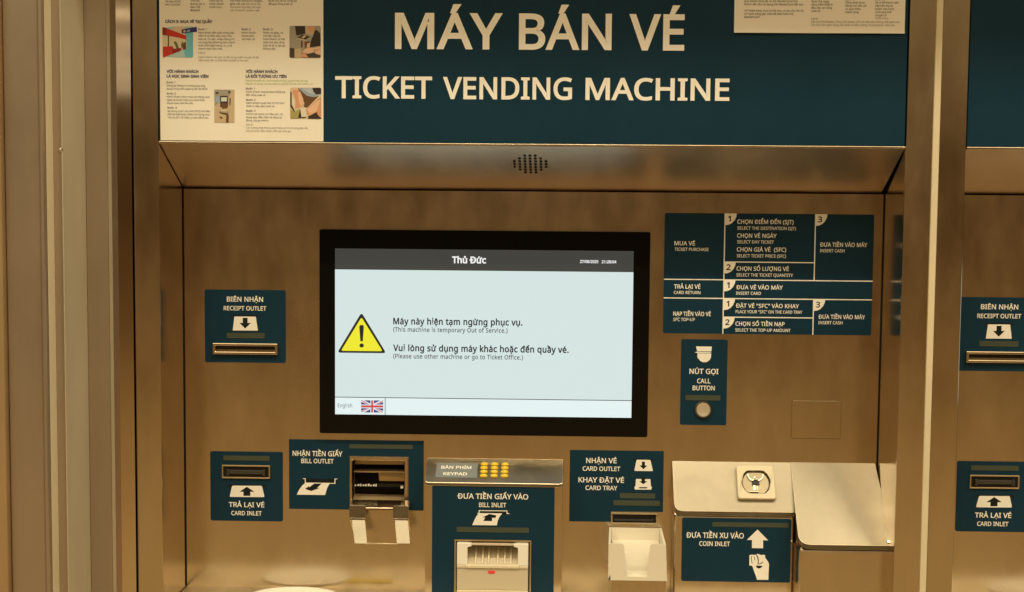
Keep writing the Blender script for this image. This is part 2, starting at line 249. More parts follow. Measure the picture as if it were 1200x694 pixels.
# ---------------------------------------------------------------- lettering
GLY = json.loads(r'''{"A":[429,[[0,0,187,482,242,482,428,0,366,0,308,148,118,148,61,0],[138,202,290,202,236,347,230,367,221,396,214,419,209,399,203,378,193,347]]],"B":[437,[[65,0,65,480,202,480,244,478,281,473,312,465,338,453,358,437,373,417,381,391,384,361,378,322,361,290,332,268,293,255,293,251,322,244,348,234,369,218,386,197,397,170,400,136,397,106,389,79,375,55,356,36,331,20,303,9,270,2,234,0],[126,275,214,275,243,277,266,280,285,286,299,295,316,320,322,354,315,388,294,411,278,418,258,424,233,427,205,428,126,428],[126,51,222,51,252,53,276,57,296,65,311,76,330,105,336,141,329,175,310,202,294,212,274,219,248,224,218,225,126,225]]],"C":[424,[[261,-7,226,-5,194,1,165,10,139,24,116,40,96,60,79,83,65,109,55,139,47,170,42,204,41,240,43,276,48,309,56,340,67,368,82,395,100,418,121,438,146,455,173,469,203,478,236,484,271,486,308,484,342,479,374,470,404,458,379,407,356,417,330,425,302,431,271,433,234,430,202,420,173,404,149,381,130,353,116,320,108,282,105,240,107,197,115,160,128,127,146,98,169,76,198,59,231,50,270,46,301,48,330,52,358,58,385,65,385,13,358,4,329,-2,298,-6]]],"D":[490,[[65,0,65,480,213,480,248,478,281,473,311,464,338,453,363,438,385,419,404,398,420,374,433,346,442,315,447,282,449,244,445,187,433,138,412,96,383,61,347,35,304,15,255,4,199,0],[126,52,191,52,276,64,337,99,373,159,385,242,383,287,374,326,359,358,338,383,312,403,281,417,245,425,204,428,126,428]]],"E":[373,[[65,0,65,480,333,480,333,426,126,426,126,277,321,277,321,224,126,224,126,53,333,53,333,0]]],"F":[349,[[65,0,65,480,333,480,333,426,126,426,126,257,320,257,320,203,126,203,126,0]]],"G":[489,[[271,-7,235,-5,202,1,172,10,145,23,121,40,100,59,82,82,67,108,56,137,48,169,43,203,41,240,43,276,48,310,58,341,71,370,87,396,107,419,129,439,155,456,185,469,217,479,252,484,289,486,329,484,366,479,400,470,433,458,410,406,383,416,352,425,320,431,286,433,245,430,210,420,178,404,152,381,131,353,116,320,107,282,104,240,105,212,109,186,114,161,123,139,133,118,146,100,162,84,181,70,202,59,226,52,254,47,285,46,314,47,338,49,360,53,379,57,379,199,273,199,273,253,439,253,439,18,420,12,400,7,380,3,361,-1,340,-3,318,-5,295,-6]]],"H":[498,[[65,0,65,480,126,480,126,277,371,277,371,480,432,480,432,0,371,0,371,224,126,224,126,0]]],"I":[228,[[27,0,27,35,83,48,83,431,27,445,27,480,200,480,200,445,144,431,144,48,200,35,200,0]]],"J":[183,[[-3,-128,-18,-127,-31,-125,-42,-122,-52,-119,-52,-68,-30,-73,-17,-74,-4,-75,12,-73,28,-68,42,-59,52,-44,59,-24,62,3,62,480,122,480,122,7,120,-25,114,-53,103,-76,88,-95,69,-109,48,-119,24,-126]]],"K":[416,[[65,0,65,480,126,480,126,243,167,289,208,334,338,480,408,480,218,271,416,0,345,0,175,229,126,186,126,0]]],"L":[352,[[65,0,65,480,126,480,126,54,335,54,335,0]]],"M":[609,[[65,0,65,480,154,480,302,87,305,87,455,480,544,480,544,0,484,0,484,295,485,330,486,364,489,420,486,420,326,0,277,0,119,420,116,420,118,396,120,364,121,328,121,291,121,0]]],"N":[510,[[65,0,65,480,135,480,391,83,394,83,392,115,390,162,389,186,389,209,389,480,445,480,445,0,375,0,118,398,116,398,117,372,119,340,120,304,121,268,121,0]]],"O":[525,[[263,-7,227,-5,194,1,165,11,139,24,116,41,96,61,79,84,65,111,55,140,47,171,42,205,41,241,42,277,47,310,55,341,65,370,79,396,96,419,116,439,139,456,165,470,195,479,227,485,263,487,298,485,329,479,358,470,384,456,407,440,427,420,444,397,458,370,469,341,477,310,482,277,484,240,482,204,477,171,469,139,458,110,444,84,427,61,407,41,384,24,358,11,329,1,297,-5],[263,46,301,49,333,59,361,75,382,98,399,126,410,159,417,198,420,240,417,283,410,321,399,354,382,382,361,405,334,421,301,431,263,434,225,431,193,421,165,405,143,382,126,354,114,321,107,283,105,240,107,198,114,159,126,126,143,98,165,75,192,59,225,49]]],"P":[406,[[65,0,65,480,192,480,236,477,273,470,304,459,329,443,348,422,361,398,369,370,372,338,368,300,354,264,344,248,330,233,314,220,294,208,272,199,245,192,215,188,181,187,126,187,126,0],[126,238,174,238,206,240,234,244,257,251,276,261,291,274,301,290,308,311,310,336,302,376,280,405,263,415,242,422,216,426,187,428,126,428]]],"Q":[525,[[372,-114,279,-6,270,-7,263,-7,227,-5,194,1,165,11,139,24,116,41,96,61,79,84,65,111,55,140,47,171,42,205,41,241,42,277,47,310,55,341,65,370,79,396,96,419,116,439,139,456,165,470,195,479,227,485,263,487,298,485,329,479,358,470,384,456,407,440,427,420,444,397,458,370,469,341,477,310,482,277,484,240,481,198,475,159,464,123,448,91,429,62,405,38,376,20,344,5,459,-114],[263,46,301,49,333,59,361,75,382,98,399,126,410,159,417,198,420,240,417,283,410,321,399,354,382,382,361,405,334,421,301,431,263,434,225,431,193,421,165,405,143,382,126,354,114,321,107,283,105,240,107,198,114,159,126,126,143,98,165,75,192,59,225,49]]],"R":[418,[[65,0,65,480,197,480,239,477,275,471,305,460,329,446,348,426,361,403,369,375,372,343,369,308,358,279,342,256,322,239,300,225,276,215,408,0,337,0,221,198,126,198,126,0],[126,249,197,249,225,251,248,255,267,262,283,272,303,301,310,340,303,381,281,407,265,416,245,422,222,426,194,427,126,427]]],"S":[369,[[166,-7,127,-5,91,-1,60,7,34,16,34,74,61,64,94,54,131,48,169,46,194,47,216,51,234,57,249,66,270,91,277,123,274,145,267,163,253,178,232,192,203,207,164,222,135,233,110,246,89,261,72,276,58,294,48,314,42,338,40,364,45,400,60,429,83,454,114,471,132,478,151,483,172,485,193,486,231,484,266,479,297,470,326,459,307,408,281,418,253,426,223,431,192,433,153,428,124,414,107,392,101,363,104,341,111,323,125,308,144,294,171,281,206,267,245,251,278,233,303,214,322,191,333,163,337,128,334,98,326,72,311,48,291,29,266,13,236,2,203,-4]]],"T":[373,[[156,0,156,426,7,426,7,480,366,480,366,426,217,426,217,0]]],"U":[491,[[243,-7,201,-4,164,5,133,21,107,42,87,68,72,98,63,133,60,171,60,480,121,480,121,169,123,141,129,117,138,96,152,78,170,64,191,54,217,48,246,46,277,48,303,54,324,65,341,80,354,99,363,120,368,143,370,169,370,480,430,480,430,169,429,145,425,122,418,100,410,80,398,61,384,44,368,29,348,16,326,6,301,-1,274,-5]]],"V":[403,[[171,0,0,480,63,480,171,172,181,143,189,117,196,91,201,67,207,91,214,117,222,144,232,173,339,480,403,480,232,0]]],"W":[625,[[135,0,8,480,71,480,146,187,153,156,160,127,165,99,169,73,173,100,179,130,186,160,194,190,279,480,341,480,429,188,438,157,445,127,451,98,455,73,459,98,465,127,471,156,479,187,553,480,616,480,488,0,427,0,334,314,323,353,318,372,314,388,310,409,308,395,303,372,295,343,287,312,196,0]]],"X":[394,[[3,0,162,250,13,480,80,480,197,291,316,480,379,480,231,251,391,0,322,0,195,208,66,0]]],"Y":[380,[[160,0,160,183,0,480,66,480,190,244,315,480,380,480,220,186,220,0]]],"Z":[384,[[26,0,26,46,278,426,34,426,34,480,351,480,351,434,99,54,358,54,358,0]]],"a":[377,[[144,-7,121,-5,100,0,80,8,63,19,49,34,39,52,33,74,31,100,34,125,41,148,55,167,73,183,97,196,127,206,162,212,203,215,265,217,265,238,260,277,245,301,222,314,190,318,163,316,136,310,112,301,89,291,71,335,96,347,126,357,159,364,193,366,224,364,251,359,273,350,291,337,305,321,314,300,320,275,322,245,322,0,279,0,268,51,265,51,241,25,216,7,185,-3],[158,41,200,47,234,66,247,80,256,98,262,119,264,144,264,176,211,174,180,172,154,167,133,161,118,152,98,130,92,99,97,73,110,55,132,44]]],"b":[413,[[228,-7,189,-3,158,9,134,26,116,46,111,46,99,0,57,0,57,510,116,510,116,386,116,364,115,344,114,326,113,312,116,312,134,333,158,351,189,362,228,366,260,363,288,354,313,340,335,319,353,293,366,261,374,223,376,180,374,137,366,99,353,67,335,40,313,20,288,5,259,-4],[219,42,242,45,261,51,278,62,291,78,302,98,309,121,313,149,315,181,309,240,291,283,260,308,218,317,191,315,169,309,152,298,138,284,129,265,122,242,118,214,116,182,116,179,118,148,122,121,128,97,138,78,151,62,169,51,192,45]]],"c":[322,[[201,-7,178,-5,156,-2,136,4,117,13,99,24,83,38,70,54,58,73,49,95,42,120,38,147,37,178,38,210,42,238,49,264,59,286,71,306,85,322,101,336,119,347,139,356,160,362,182,365,206,367,233,365,259,361,282,355,300,347,282,298,265,304,244,310,224,314,204,315,158,306,125,281,105,238,98,179,100,148,105,121,113,98,124,79,138,64,156,53,177,46,201,44,229,46,253,50,274,57,294,65,294,13,275,4,254,-2,230,-5]]],"d":[413,[[185,-7,153,-4,124,5,99,20,77,40,60,66,47,98,39,136,37,179,39,223,47,261,60,293,78,319,100,340,125,355,153,364,185,367,223,363,254,351,278,334,297,314,301,314,299,339,297,355,297,367,297,510,356,510,356,0,308,0,300,48,297,48,278,27,254,9,223,-3],[194,42,221,44,243,50,261,60,274,74,284,91,292,113,296,138,298,168,298,179,296,210,292,238,285,262,275,282,262,297,244,309,221,315,193,318,171,315,152,308,135,296,122,280,111,259,104,235,100,208,98,178,100,148,104,121,111,98,122,78,135,62,152,51,171,45]]],"e":[379,[[210,-7,185,-5,162,-2,140,5,120,14,101,26,85,40,71,57,59,76,49,98,42,122,38,149,37,177,38,206,42,232,48,257,57,279,68,299,81,316,96,331,112,344,131,354,151,361,173,365,196,367,218,365,239,362,258,355,276,347,305,322,327,290,335,271,340,250,343,228,345,204,345,169,98,169,101,140,107,115,116,93,129,76,146,62,165,52,188,46,213,44,245,45,274,50,301,58,328,69,328,17,301,6,274,-1,245,-5],[99,216,283,216,277,257,262,290,234,311,195,318,158,312,129,291,118,276,109,259,103,238]]],"f":[231,[[73,0,73,314,10,314,10,342,73,362,73,383,75,415,81,443,91,465,104,483,121,497,141,506,164,512,190,514,211,513,229,510,246,506,260,502,244,455,220,462,205,465,191,465,165,460,147,446,136,420,132,383,132,360,223,360,223,314,132,314,132,0]]],"g":[413,[[195,-161,157,-160,123,-155,92,-148,65,-138,65,-84,93,-96,125,-105,160,-110,198,-112,240,-105,271,-85,291,-53,298,-11,298,3,298,27,300,48,297,48,276,24,251,7,221,-3,185,-7,152,-4,123,6,98,21,76,42,59,69,47,101,39,138,37,179,39,220,47,256,59,288,76,316,98,338,123,354,152,364,185,367,219,363,249,353,275,336,298,312,301,312,309,360,356,360,356,-6,353,-42,346,-74,334,-100,317,-122,294,-139,267,-151,233,-159],[194,42,219,43,241,49,259,58,273,71,284,88,292,109,297,135,298,165,298,179,297,214,292,243,284,267,273,285,258,299,240,309,218,315,193,317,153,308,123,281,112,261,104,237,100,210,98,179,100,147,104,120,112,96,123,77,153,50]]],"h":[415,[[57,0,57,510,116,510,116,361,115,335,113,310,117,310,137,334,164,352,195,362,229,366,260,364,287,358,309,348,328,335,342,317,352,294,359,267,361,234,361,0,302,0,302,230,297,268,282,295,257,312,222,317,194,315,171,309,152,298,139,283,129,264,122,242,118,216,116,186,116,0]]],"i":[173,[[87,420,74,422,62,429,55,441,52,457,55,474,62,486,74,493,87,495,100,493,111,486,119,474,122,457,119,441,111,429,100,422],[57,0,57,360,116,360,116,0]]],"j":[173,[[87,420,74,422,62,429,55,441,52,457,55,474,62,486,74,493,87,495,100,493,111,486,119,474,122,457,119,441,111,429,100,422],[15,-161,-1,-161,-15,-159,-27,-156,-37,-153,-37,-105,-16,-110,-5,-112,7,-112,27,-109,43,-100,54,-83,57,-56,57,360,116,360,116,-54,115,-78,110,-99,103,-117,92,-133,78,-145,61,-154,39,-159]]],"k":[359,[[57,0,57,510,116,510,116,244,115,216,113,185,116,185,128,201,144,221,158,238,273,360,343,360,197,206,353,0,281,0,156,168,116,132,116,0]]],"l":[173,[[57,0,57,510,116,510,116,0]]],"m":[628,[[57,0,57,360,105,360,113,311,117,311,137,336,162,353,192,363,223,367,262,363,293,352,317,333,333,306,336,306,358,333,386,352,418,363,452,367,481,365,505,359,526,349,543,335,557,317,566,295,572,267,574,234,574,0,515,0,515,232,511,269,497,296,474,312,442,317,418,315,397,309,380,300,367,287,357,270,350,250,346,226,345,199,345,0,286,0,286,232,281,269,268,296,245,312,212,317,187,315,166,309,150,298,137,283,128,265,121,242,117,216,116,187,116,0]]],"n":[415,[[57,0,57,360,105,360,113,311,117,311,138,336,165,353,197,363,230,367,261,365,287,359,309,349,328,335,342,317,352,295,359,267,361,234,361,0,302,0,302,230,297,268,282,295,257,312,222,317,194,315,171,309,153,298,139,283,129,265,122,242,118,216,116,187,116,0]]],"o":[406,[[202,-7,179,-5,157,-1,136,6,117,15,100,27,84,42,70,59,58,79,49,101,42,125,38,152,37,181,40,223,48,260,62,292,82,318,106,339,135,355,168,364,204,367,228,365,250,361,271,354,290,345,308,333,324,318,337,301,349,282,358,260,365,236,369,209,370,181,367,139,359,101,345,69,325,42,300,21,271,6,239,-4],[203,42,229,45,251,52,269,63,283,80,295,100,303,123,307,150,309,181,307,211,303,238,295,261,283,281,269,297,251,308,229,315,203,317,177,315,155,308,137,297,123,281,112,261,104,238,100,211,98,181,100,150,104,123,112,100,123,80,138,63,156,52,178,45]]],"p":[413,[[57,-161,57,360,105,360,113,311,116,311,135,333,158,351,189,363,228,367,260,364,288,355,314,341,335,320,353,294,366,262,374,224,376,181,374,137,366,100,353,68,335,41,313,20,288,5,260,-4,228,-7,190,-3,159,9,135,26,116,46,112,46,115,17,116,1,116,-13,116,-161],[219,42,249,47,273,60,291,82,305,110,312,143,315,181,313,211,309,237,302,260,291,280,278,296,261,308,241,315,218,317,192,315,171,309,153,300,140,286,130,269,123,247,118,222,116,192,116,181,118,149,122,122,128,98,138,78,151,63,169,51,192,45]]],"q":[413,[[297,-161,297,-7,298,21,299,36,300,48,296,48,278,27,254,9,222,-3,183,-7,152,-4,124,5,99,20,78,40,60,66,47,98,39,136,37,179,40,223,47,261,60,293,78,319,100,340,126,355,154,364,185,367,224,363,255,351,279,333,298,311,300,311,309,360,356,360,356,-161],[195,42,221,44,242,50,260,59,274,73,284,90,291,112,296,137,298,167,298,179,296,211,292,239,285,263,275,282,261,298,243,309,220,315,193,318,171,315,151,308,135,296,122,280,111,259,104,235,100,208,98,178,100,148,104,121,111,98,122,78,135,63,152,51,172,45]]],"r":[277,[[57,0,57,360,105,360,112,294,115,294,135,322,160,345,190,361,225,367,247,366,267,363,260,308,241,312,221,313,194,309,169,298,147,280,131,256,120,226,116,192,116,0]]],"s":[322,[[148,-7,113,-5,83,-1,57,7,35,16,35,70,59,60,87,50,118,43,149,41,188,45,214,55,229,72,234,94,233,107,227,118,217,129,200,140,177,151,146,164,113,177,86,191,64,206,48,223,38,244,34,271,44,312,72,342,92,353,115,360,140,365,169,367,201,365,231,360,258,353,284,343,264,296,241,304,216,312,191,317,165,318,133,315,110,307,95,293,91,275,93,261,99,249,111,239,129,229,152,219,183,206,215,193,242,180,263,165,279,147,288,126,291,99,289,75,282,53,270,35,253,20,231,8,207,0,179,-5]]],"t":[242,[[167,-7,140,-4,115,3,94,16,77,37,65,66,62,105,62,314,11,314,11,343,62,366,86,443,121,443,121,360,225,360,225,314,121,314,121,106,125,77,137,57,155,46,177,42,191,42,205,44,218,46,228,49,228,4,216,0,201,-4,184,-6]]],"u":[415,[[184,-7,153,-5,127,1,104,11,86,25,72,42,61,65,55,92,53,124,53,360,113,360,113,128,118,91,133,64,158,48,193,42,220,44,243,51,262,61,276,76,286,95,293,117,297,143,299,173,299,360,358,360,358,0,310,0,301,48,298,48,277,23,250,6,218,-3]]],"v":[341,[[136,0,0,360,63,360,140,148,151,115,162,80,166,65,169,52,171,52,179,81,184,98,190,116,201,148,278,360,341,360,204,0]]],"w":[528,[[106,1,7,361,69,361,118,169,125,140,132,110,138,83,142,61,144,61,151,89,159,125,164,142,169,158,232,361,297,361,359,158,366,134,373,108,379,83,383,62,385,62,389,82,395,108,402,138,410,169,460,361,520,361,420,1,351,1,289,203,281,231,274,258,265,299,262,299,258,281,253,258,246,231,238,203,173,1]]],"x":[355,[[12,0,142,184,18,360,85,360,178,224,270,360,336,360,212,184,343,0,276,0,178,144,79,0]]],"y":[343,[[56,-161,41,-161,28,-160,7,-156,7,-109,25,-111,36,-112,47,-113,75,-108,97,-95,114,-75,127,-49,146,-1,1,360,64,360,142,155,151,129,160,104,167,80,172,57,175,57,180,76,187,101,196,128,206,156,279,360,343,360,187,-50,177,-74,166,-96,153,-115,139,-131,122,-144,103,-154,81,-159]]],"z":[316,[[26,0,26,39,220,314,38,314,38,360,285,360,285,316,94,46,289,46,289,0]]],"0":[384,[[191,-7,153,-3,121,10,93,30,72,59,55,95,43,137,35,186,33,240,34,278,37,313,42,344,49,373,58,399,69,422,83,441,99,458,118,470,140,480,164,485,191,487,229,483,262,471,289,450,312,422,329,386,341,344,349,296,351,240,350,203,347,169,342,137,335,108,326,82,314,59,300,39,284,23,265,10,243,1,219,-5],[191,44,216,47,237,56,255,71,268,92,278,120,286,154,290,194,291,240,290,286,286,326,278,360,268,388,255,409,237,424,216,433,191,437,166,433,145,424,128,409,115,388,105,360,98,326,93,286,92,240,93,194,98,154,105,120,115,93,128,71,145,56,166,47]]],"1":[384,[[181,0,181,335,181,361,181,381,183,418,164,400,142,381,91,339,60,379,189,480,238,480,238,0]]],"2":[384,[[32,0,32,49,158,176,175,194,191,210,206,226,219,240,241,268,257,296,266,324,269,355,263,390,246,415,219,431,185,436,152,433,123,424,96,409,69,390,38,430,68,452,102,470,121,477,141,482,162,485,185,486,217,484,245,478,270,467,291,452,308,434,320,412,327,387,330,359,326,322,314,288,296,256,271,224,257,207,241,190,225,173,207,155,107,56,107,54,349,54,349,0]]],"3":[384,[[162,-7,126,-5,92,-1,60,7,30,19,30,75,62,61,95,51,130,45,163,43,193,45,218,49,239,57,256,68,277,98,284,138,275,176,249,202,229,211,206,217,180,221,150,222,103,222,103,273,150,273,178,274,202,279,223,287,240,298,263,326,271,363,265,394,247,417,219,432,183,437,147,434,117,425,89,412,62,396,33,437,62,455,96,471,116,478,137,483,159,485,183,486,218,484,248,478,274,467,294,453,311,435,322,415,329,392,331,367,329,344,324,324,316,306,304,290,290,277,273,267,253,258,232,253,232,250,259,245,282,237,302,227,318,214,330,198,339,179,344,159,346,136,341,97,326,62,302,33,266,11,245,3,220,-2,192,-6]]],"4":[384,[[244,0,244,109,14,109,14,159,240,482,301,482,301,162,371,162,371,109,301,109,301,0],[72,162,244,162,244,313,244,345,245,372,247,419,244,419,238,406,231,392,223,378,216,367]]],"5":[384,[[167,-7,131,-5,97,0,67,8,42,19,42,75,69,62,101,52,135,46,167,44,192,45,215,50,235,58,253,69,267,83,277,101,283,122,285,147,278,189,257,219,240,230,219,238,194,243,165,244,145,244,122,241,100,238,83,234,54,253,72,480,312,480,312,426,122,426,111,287,142,291,162,293,185,294,220,292,251,285,279,273,302,257,321,237,335,213,343,185,346,153,343,118,334,87,319,59,299,36,273,17,242,4,207,-4]]],"6":[384,[[200,-7,178,-5,157,-1,137,6,118,16,100,29,84,45,71,64,59,86,49,111,42,139,38,170,37,205,38,231,39,256,42,281,46,307,51,331,59,354,68,376,79,397,92,417,108,434,125,449,146,462,169,473,195,480,224,485,257,486,271,486,288,485,303,483,316,480,316,430,303,433,288,436,273,437,258,438,215,434,181,422,153,404,132,380,117,351,106,318,100,282,96,244,100,244,119,266,143,284,174,296,214,300,243,298,270,291,294,279,314,262,331,241,343,216,350,187,353,154,350,119,342,87,329,60,311,36,289,17,263,4,233,-4],[199,43,238,50,268,70,279,86,288,105,293,128,294,154,288,195,271,227,242,247,201,254,172,251,146,241,126,226,110,208,100,187,97,166,100,137,108,108,122,82,142,61,168,48]]],"7":[384,[[91,0,288,426,30,426,30,480,351,480,351,434,156,0]]],"8":[384,[[193,-7,157,-5,125,2,98,12,75,27,56,46,43,68,36,93,33,122,36,153,47,179,63,202,83,221,107,237,132,251,100,273,73,299,54,332,48,372,53,406,67,434,89,456,118,473,153,483,191,486,222,484,249,479,273,470,295,457,312,440,325,421,333,398,335,371,332,344,323,321,308,301,289,283,268,268,244,254,272,239,298,222,319,203,336,181,347,155,351,124,348,96,340,70,327,48,308,29,285,13,258,2,228,-5],[194,277,226,293,253,312,271,337,277,369,271,399,253,421,226,434,191,439,157,434,130,421,112,399,106,369,109,347,118,328,132,312,150,299,171,288],[192,40,235,46,267,63,286,90,293,124,286,156,265,182,250,193,233,203,214,213,192,222,181,226,160,217,142,206,127,195,114,183,96,155,91,122,97,90,116,63,147,46]]],"9":[384,[[129,-7,114,-6,98,-5,82,-3,69,0,69,50,96,44,128,42,171,46,205,57,233,75,254,99,269,128,280,161,286,197,289,235,285,235,267,214,243,196,211,183,171,179,142,182,115,189,92,201,72,217,55,238,43,263,36,292,34,324,35,349,38,371,44,392,53,411,76,443,106,467,124,475,143,481,164,485,187,486,209,485,230,480,250,473,269,463,287,450,302,434,316,415,328,393,337,368,344,340,348,309,349,275,349,249,347,223,344,198,340,173,335,149,327,125,318,103,307,82,294,63,279,46,261,31,240,17,217,7,191,-1,161,-5],[184,226,214,229,240,239,261,254,276,272,286,292,289,314,287,342,278,371,264,397,244,418,218,432,187,437,149,430,119,409,107,393,99,374,94,351,92,325,98,284,115,252,143,232]]],"(":[201,[[126,-106,102,-76,81,-43,64,-9,51,28,40,66,33,104,28,144,27,184,28,225,33,265,40,304,51,342,64,379,81,415,102,448,126,480,181,480,159,447,140,413,124,378,110,340,100,302,93,264,88,224,87,185,88,146,93,108,100,70,110,32,124,-5,140,-40,159,-74,181,-106]]],")":[201,[[21,-106,43,-74,62,-40,78,-5,91,32,101,70,109,108,113,146,115,185,113,224,109,264,101,302,91,340,78,378,61,413,42,447,20,480,76,480,100,448,120,415,137,379,151,342,161,304,169,265,173,225,175,184,173,144,169,104,161,66,151,28,137,-9,120,-43,100,-76,76,-106]]],"\"":[274,[[180,306,167,480,230,480,217,306],[57,306,44,480,107,480,94,306]]],".":[180,[[89,-9,74,-7,60,1,51,15,48,36,51,57,60,71,74,79,89,81,106,79,119,71,129,57,132,36,129,15,119,1,106,-7]]],",":[180,[[28,-87,32,-67,37,-47,42,-25,47,-3,51,19,55,40,58,60,61,78,124,78,129,71,124,52,118,33,112,13,104,-8,96,-29,87,-49,79,-68,71,-87]]],"-":[216,[[27,154,27,206,189,206,189,154]]],":":[180,[[89,278,74,281,60,289,51,303,48,324,51,345,60,359,74,367,89,369,106,367,119,359,129,345,132,324,129,303,119,289,106,281],[89,-9,74,-7,60,1,51,15,48,36,51,57,60,71,74,79,89,81,106,79,119,71,129,57,132,36,129,15,119,1,106,-7]]],"/":[250,[[7,0,185,480,243,480,64,0]]],"&":[492,[[187,-7,154,-5,125,2,99,13,77,28,59,46,46,69,38,95,36,125,37,149,43,172,51,191,63,208,79,223,96,238,116,252,139,266,118,291,99,318,85,348,81,382,83,406,89,426,99,444,114,459,132,471,153,480,177,485,204,487,230,485,252,480,272,472,289,460,303,445,313,427,318,407,320,383,314,344,293,312,279,297,262,283,244,270,224,258,354,133,370,155,382,181,393,209,401,240,461,240,455,219,449,198,442,179,434,160,415,125,392,95,490,0,410,0,352,56,336,43,319,31,300,20,281,11,261,3,238,-2,214,-6],[188,293,222,315,245,336,258,358,262,383,258,405,246,423,227,435,202,439,177,435,156,424,143,406,138,383,142,360,151,338,167,317],[189,46,229,49,263,60,291,75,314,93,175,229,142,207,118,185,103,160,97,127,104,94,122,68,151,51]]],"!":[181,[[71,135,54,480,126,480,109,135],[90,-9,74,-7,60,1,51,15,48,36,51,57,60,71,74,79,90,81,106,79,119,71,129,57,132,36,129,15,119,1,106,-7]]],"%":[558,[[131,185,109,188,89,195,72,208,58,225,47,247,39,273,34,303,33,336,34,370,39,400,46,425,56,447,70,464,87,476,107,484,131,486,154,484,175,476,192,464,206,447,217,425,225,400,230,370,232,336,230,303,226,273,218,247,207,225,193,208,176,195,155,188],[120,0,386,480,438,480,172,0],[131,228,154,234,170,255,179,289,183,336,179,384,170,418,154,438,131,445,109,438,94,417,89,402,85,384,83,362,82,336,83,311,85,289,89,271,94,255,109,235],[424,-7,402,-4,382,3,366,16,352,33,341,55,333,81,328,111,326,144,328,178,332,208,340,233,350,255,363,272,380,284,401,292,424,294,448,292,468,284,485,272,499,255,511,233,519,208,524,178,525,144,524,111,519,81,511,55,501,33,487,16,469,3,449,-4],[424,36,447,42,463,63,473,97,476,144,473,191,463,225,447,245,424,252,402,245,387,225,382,210,378,191,376,170,375,144,376,119,378,97,382,78,387,63,402,42]]],"_":[298,[[-1,-103,-1,-60,300,-60,300,-103]]]}''')
CAPH = 480.0
def cw(p):
    A = sum(p[i][0]*p[(i+1)%len(p)][1]-p[(i+1)%len(p)][0]*p[i][1] for i in range(len(p)))
    return p if A < 0 else p[::-1]
def stroke(pts, w):
    L_, R_ = [], []
    for i, p in enumerate(pts):
        a = pts[max(0, i-1)]; b = pts[min(len(pts)-1, i+1)]
        dx, dy = b[0]-a[0], b[1]-a[1]; l = math.hypot(dx, dy) or 1
        L_.append((p[0]-dy/l*w, p[1]+dx/l*w)); R_.append((p[0]+dy/l*w, p[1]-dx/l*w))
    return L_+R_[::-1]
MARKS = {
 '\u0301': [(-42,0),(2,0),(62,98),(-8,98)], '\u0300': [(42,0),(8,98),(-62,98),(-2,0)],
 '\u0302': [(-96,0),(-44,0),(0,48),(44,0),(96,0),(30,92),(-30,92)],
 '\u0303': stroke([(-80,20),(-55,52),(-25,58),(20,34),(48,38),(78,72)], 22),
 '\u0306': stroke([(-70,90),(-55,45),(-20,22),(20,22),(55,45),(70,90)], 20),
 '\u0309': stroke([(-42,92),(-5,116),(36,98),(32,66),(2,44),(0,6)], 21),
 '\u0323': [(36*math.cos(-i*.6283), -98+36*math.sin(-i*.6283)) for i in range(10)],
}
_cache = {}
def glyph(ch):
    if ch in _cache: return _cache[ch]
    if ch == ' ': r = (190, [])
    elif ch in 'Đđ':
        a, cs = glyph('D' if ch == 'Đ' else 'd')
        bar = [(-8,218),(-8,268),(240,268),(240,218)] if ch == 'Đ' else [(200,408),(200,448),(410,448),(410,408)]
        r = (a, cs+[bar])
    else:
        d = unicodedata.normalize('NFD', ch); b = d[0]; ms = d[1:]
        if b not in GLY: b = '-'
        adv, raw = GLY[b]
        cs = [[(c[i], c[i+1]) for i in range(0, len(c), 2)] for c in raw]
        if b in 'ij': cs = [[(p[0], p[1]+26) for p in c] if min(q[1] for q in c) > 380 else c for c in cs]
        top = CAPH if b.isupper() else 362
        if b == 'i' and any(m != '\u0323' for m in ms):
            cs = [c for c in cs if min(p[1] for p in c) < 300]
        xs = [p[0] for c in cs for p in c]; cx = (min(xs)+max(xs))/2 if xs else adv/2
        level = top+26; circ = '\u0302' in ms or '\u0306' in ms
        for m in ms:
            if m == '\u031b':
                xr = max(xs)-(70 if b in 'Oo' else 12); yr = top-20
                hk = stroke([(xr-10, yr-6),(xr+52, yr+8),(xr+72, yr+44),(xr+66, yr+88)], 25)
                cs = cs+[hk]
                continue
            s_ = MARKS[m]
            if m == '\u0323': off = (cx, 0)
            elif m in '\u0302\u0306': off = (cx, level)
            elif circ: off = (cx+(86 if m != '\u0300' else -86)*(1 if m != '\u0309' else .8), level+62)
            else: off = (cx, level)
            cs = cs+[[(p[0]+off[0], p[1]+off[1]) for p in s_]]
            if m == '\u0323': cs[-1] = cs[-1]
        if '\u031b' in ms: adv += 34
        fixed = []
        nraw = len(raw) if not (b == 'i' and len(cs) and len(raw) == 2 and any(m != '\u0323' for m in ms)) else 1
        for i, c in enumerate(cs): fixed.append(c if i < nraw else cw(c))
        r = (adv, fixed)
    if ch in 'Đđ': r = (r[0], r[1][:-1]+[cw(r[1][-1])])
    _cache[ch] = r
    return r
_tess = {}
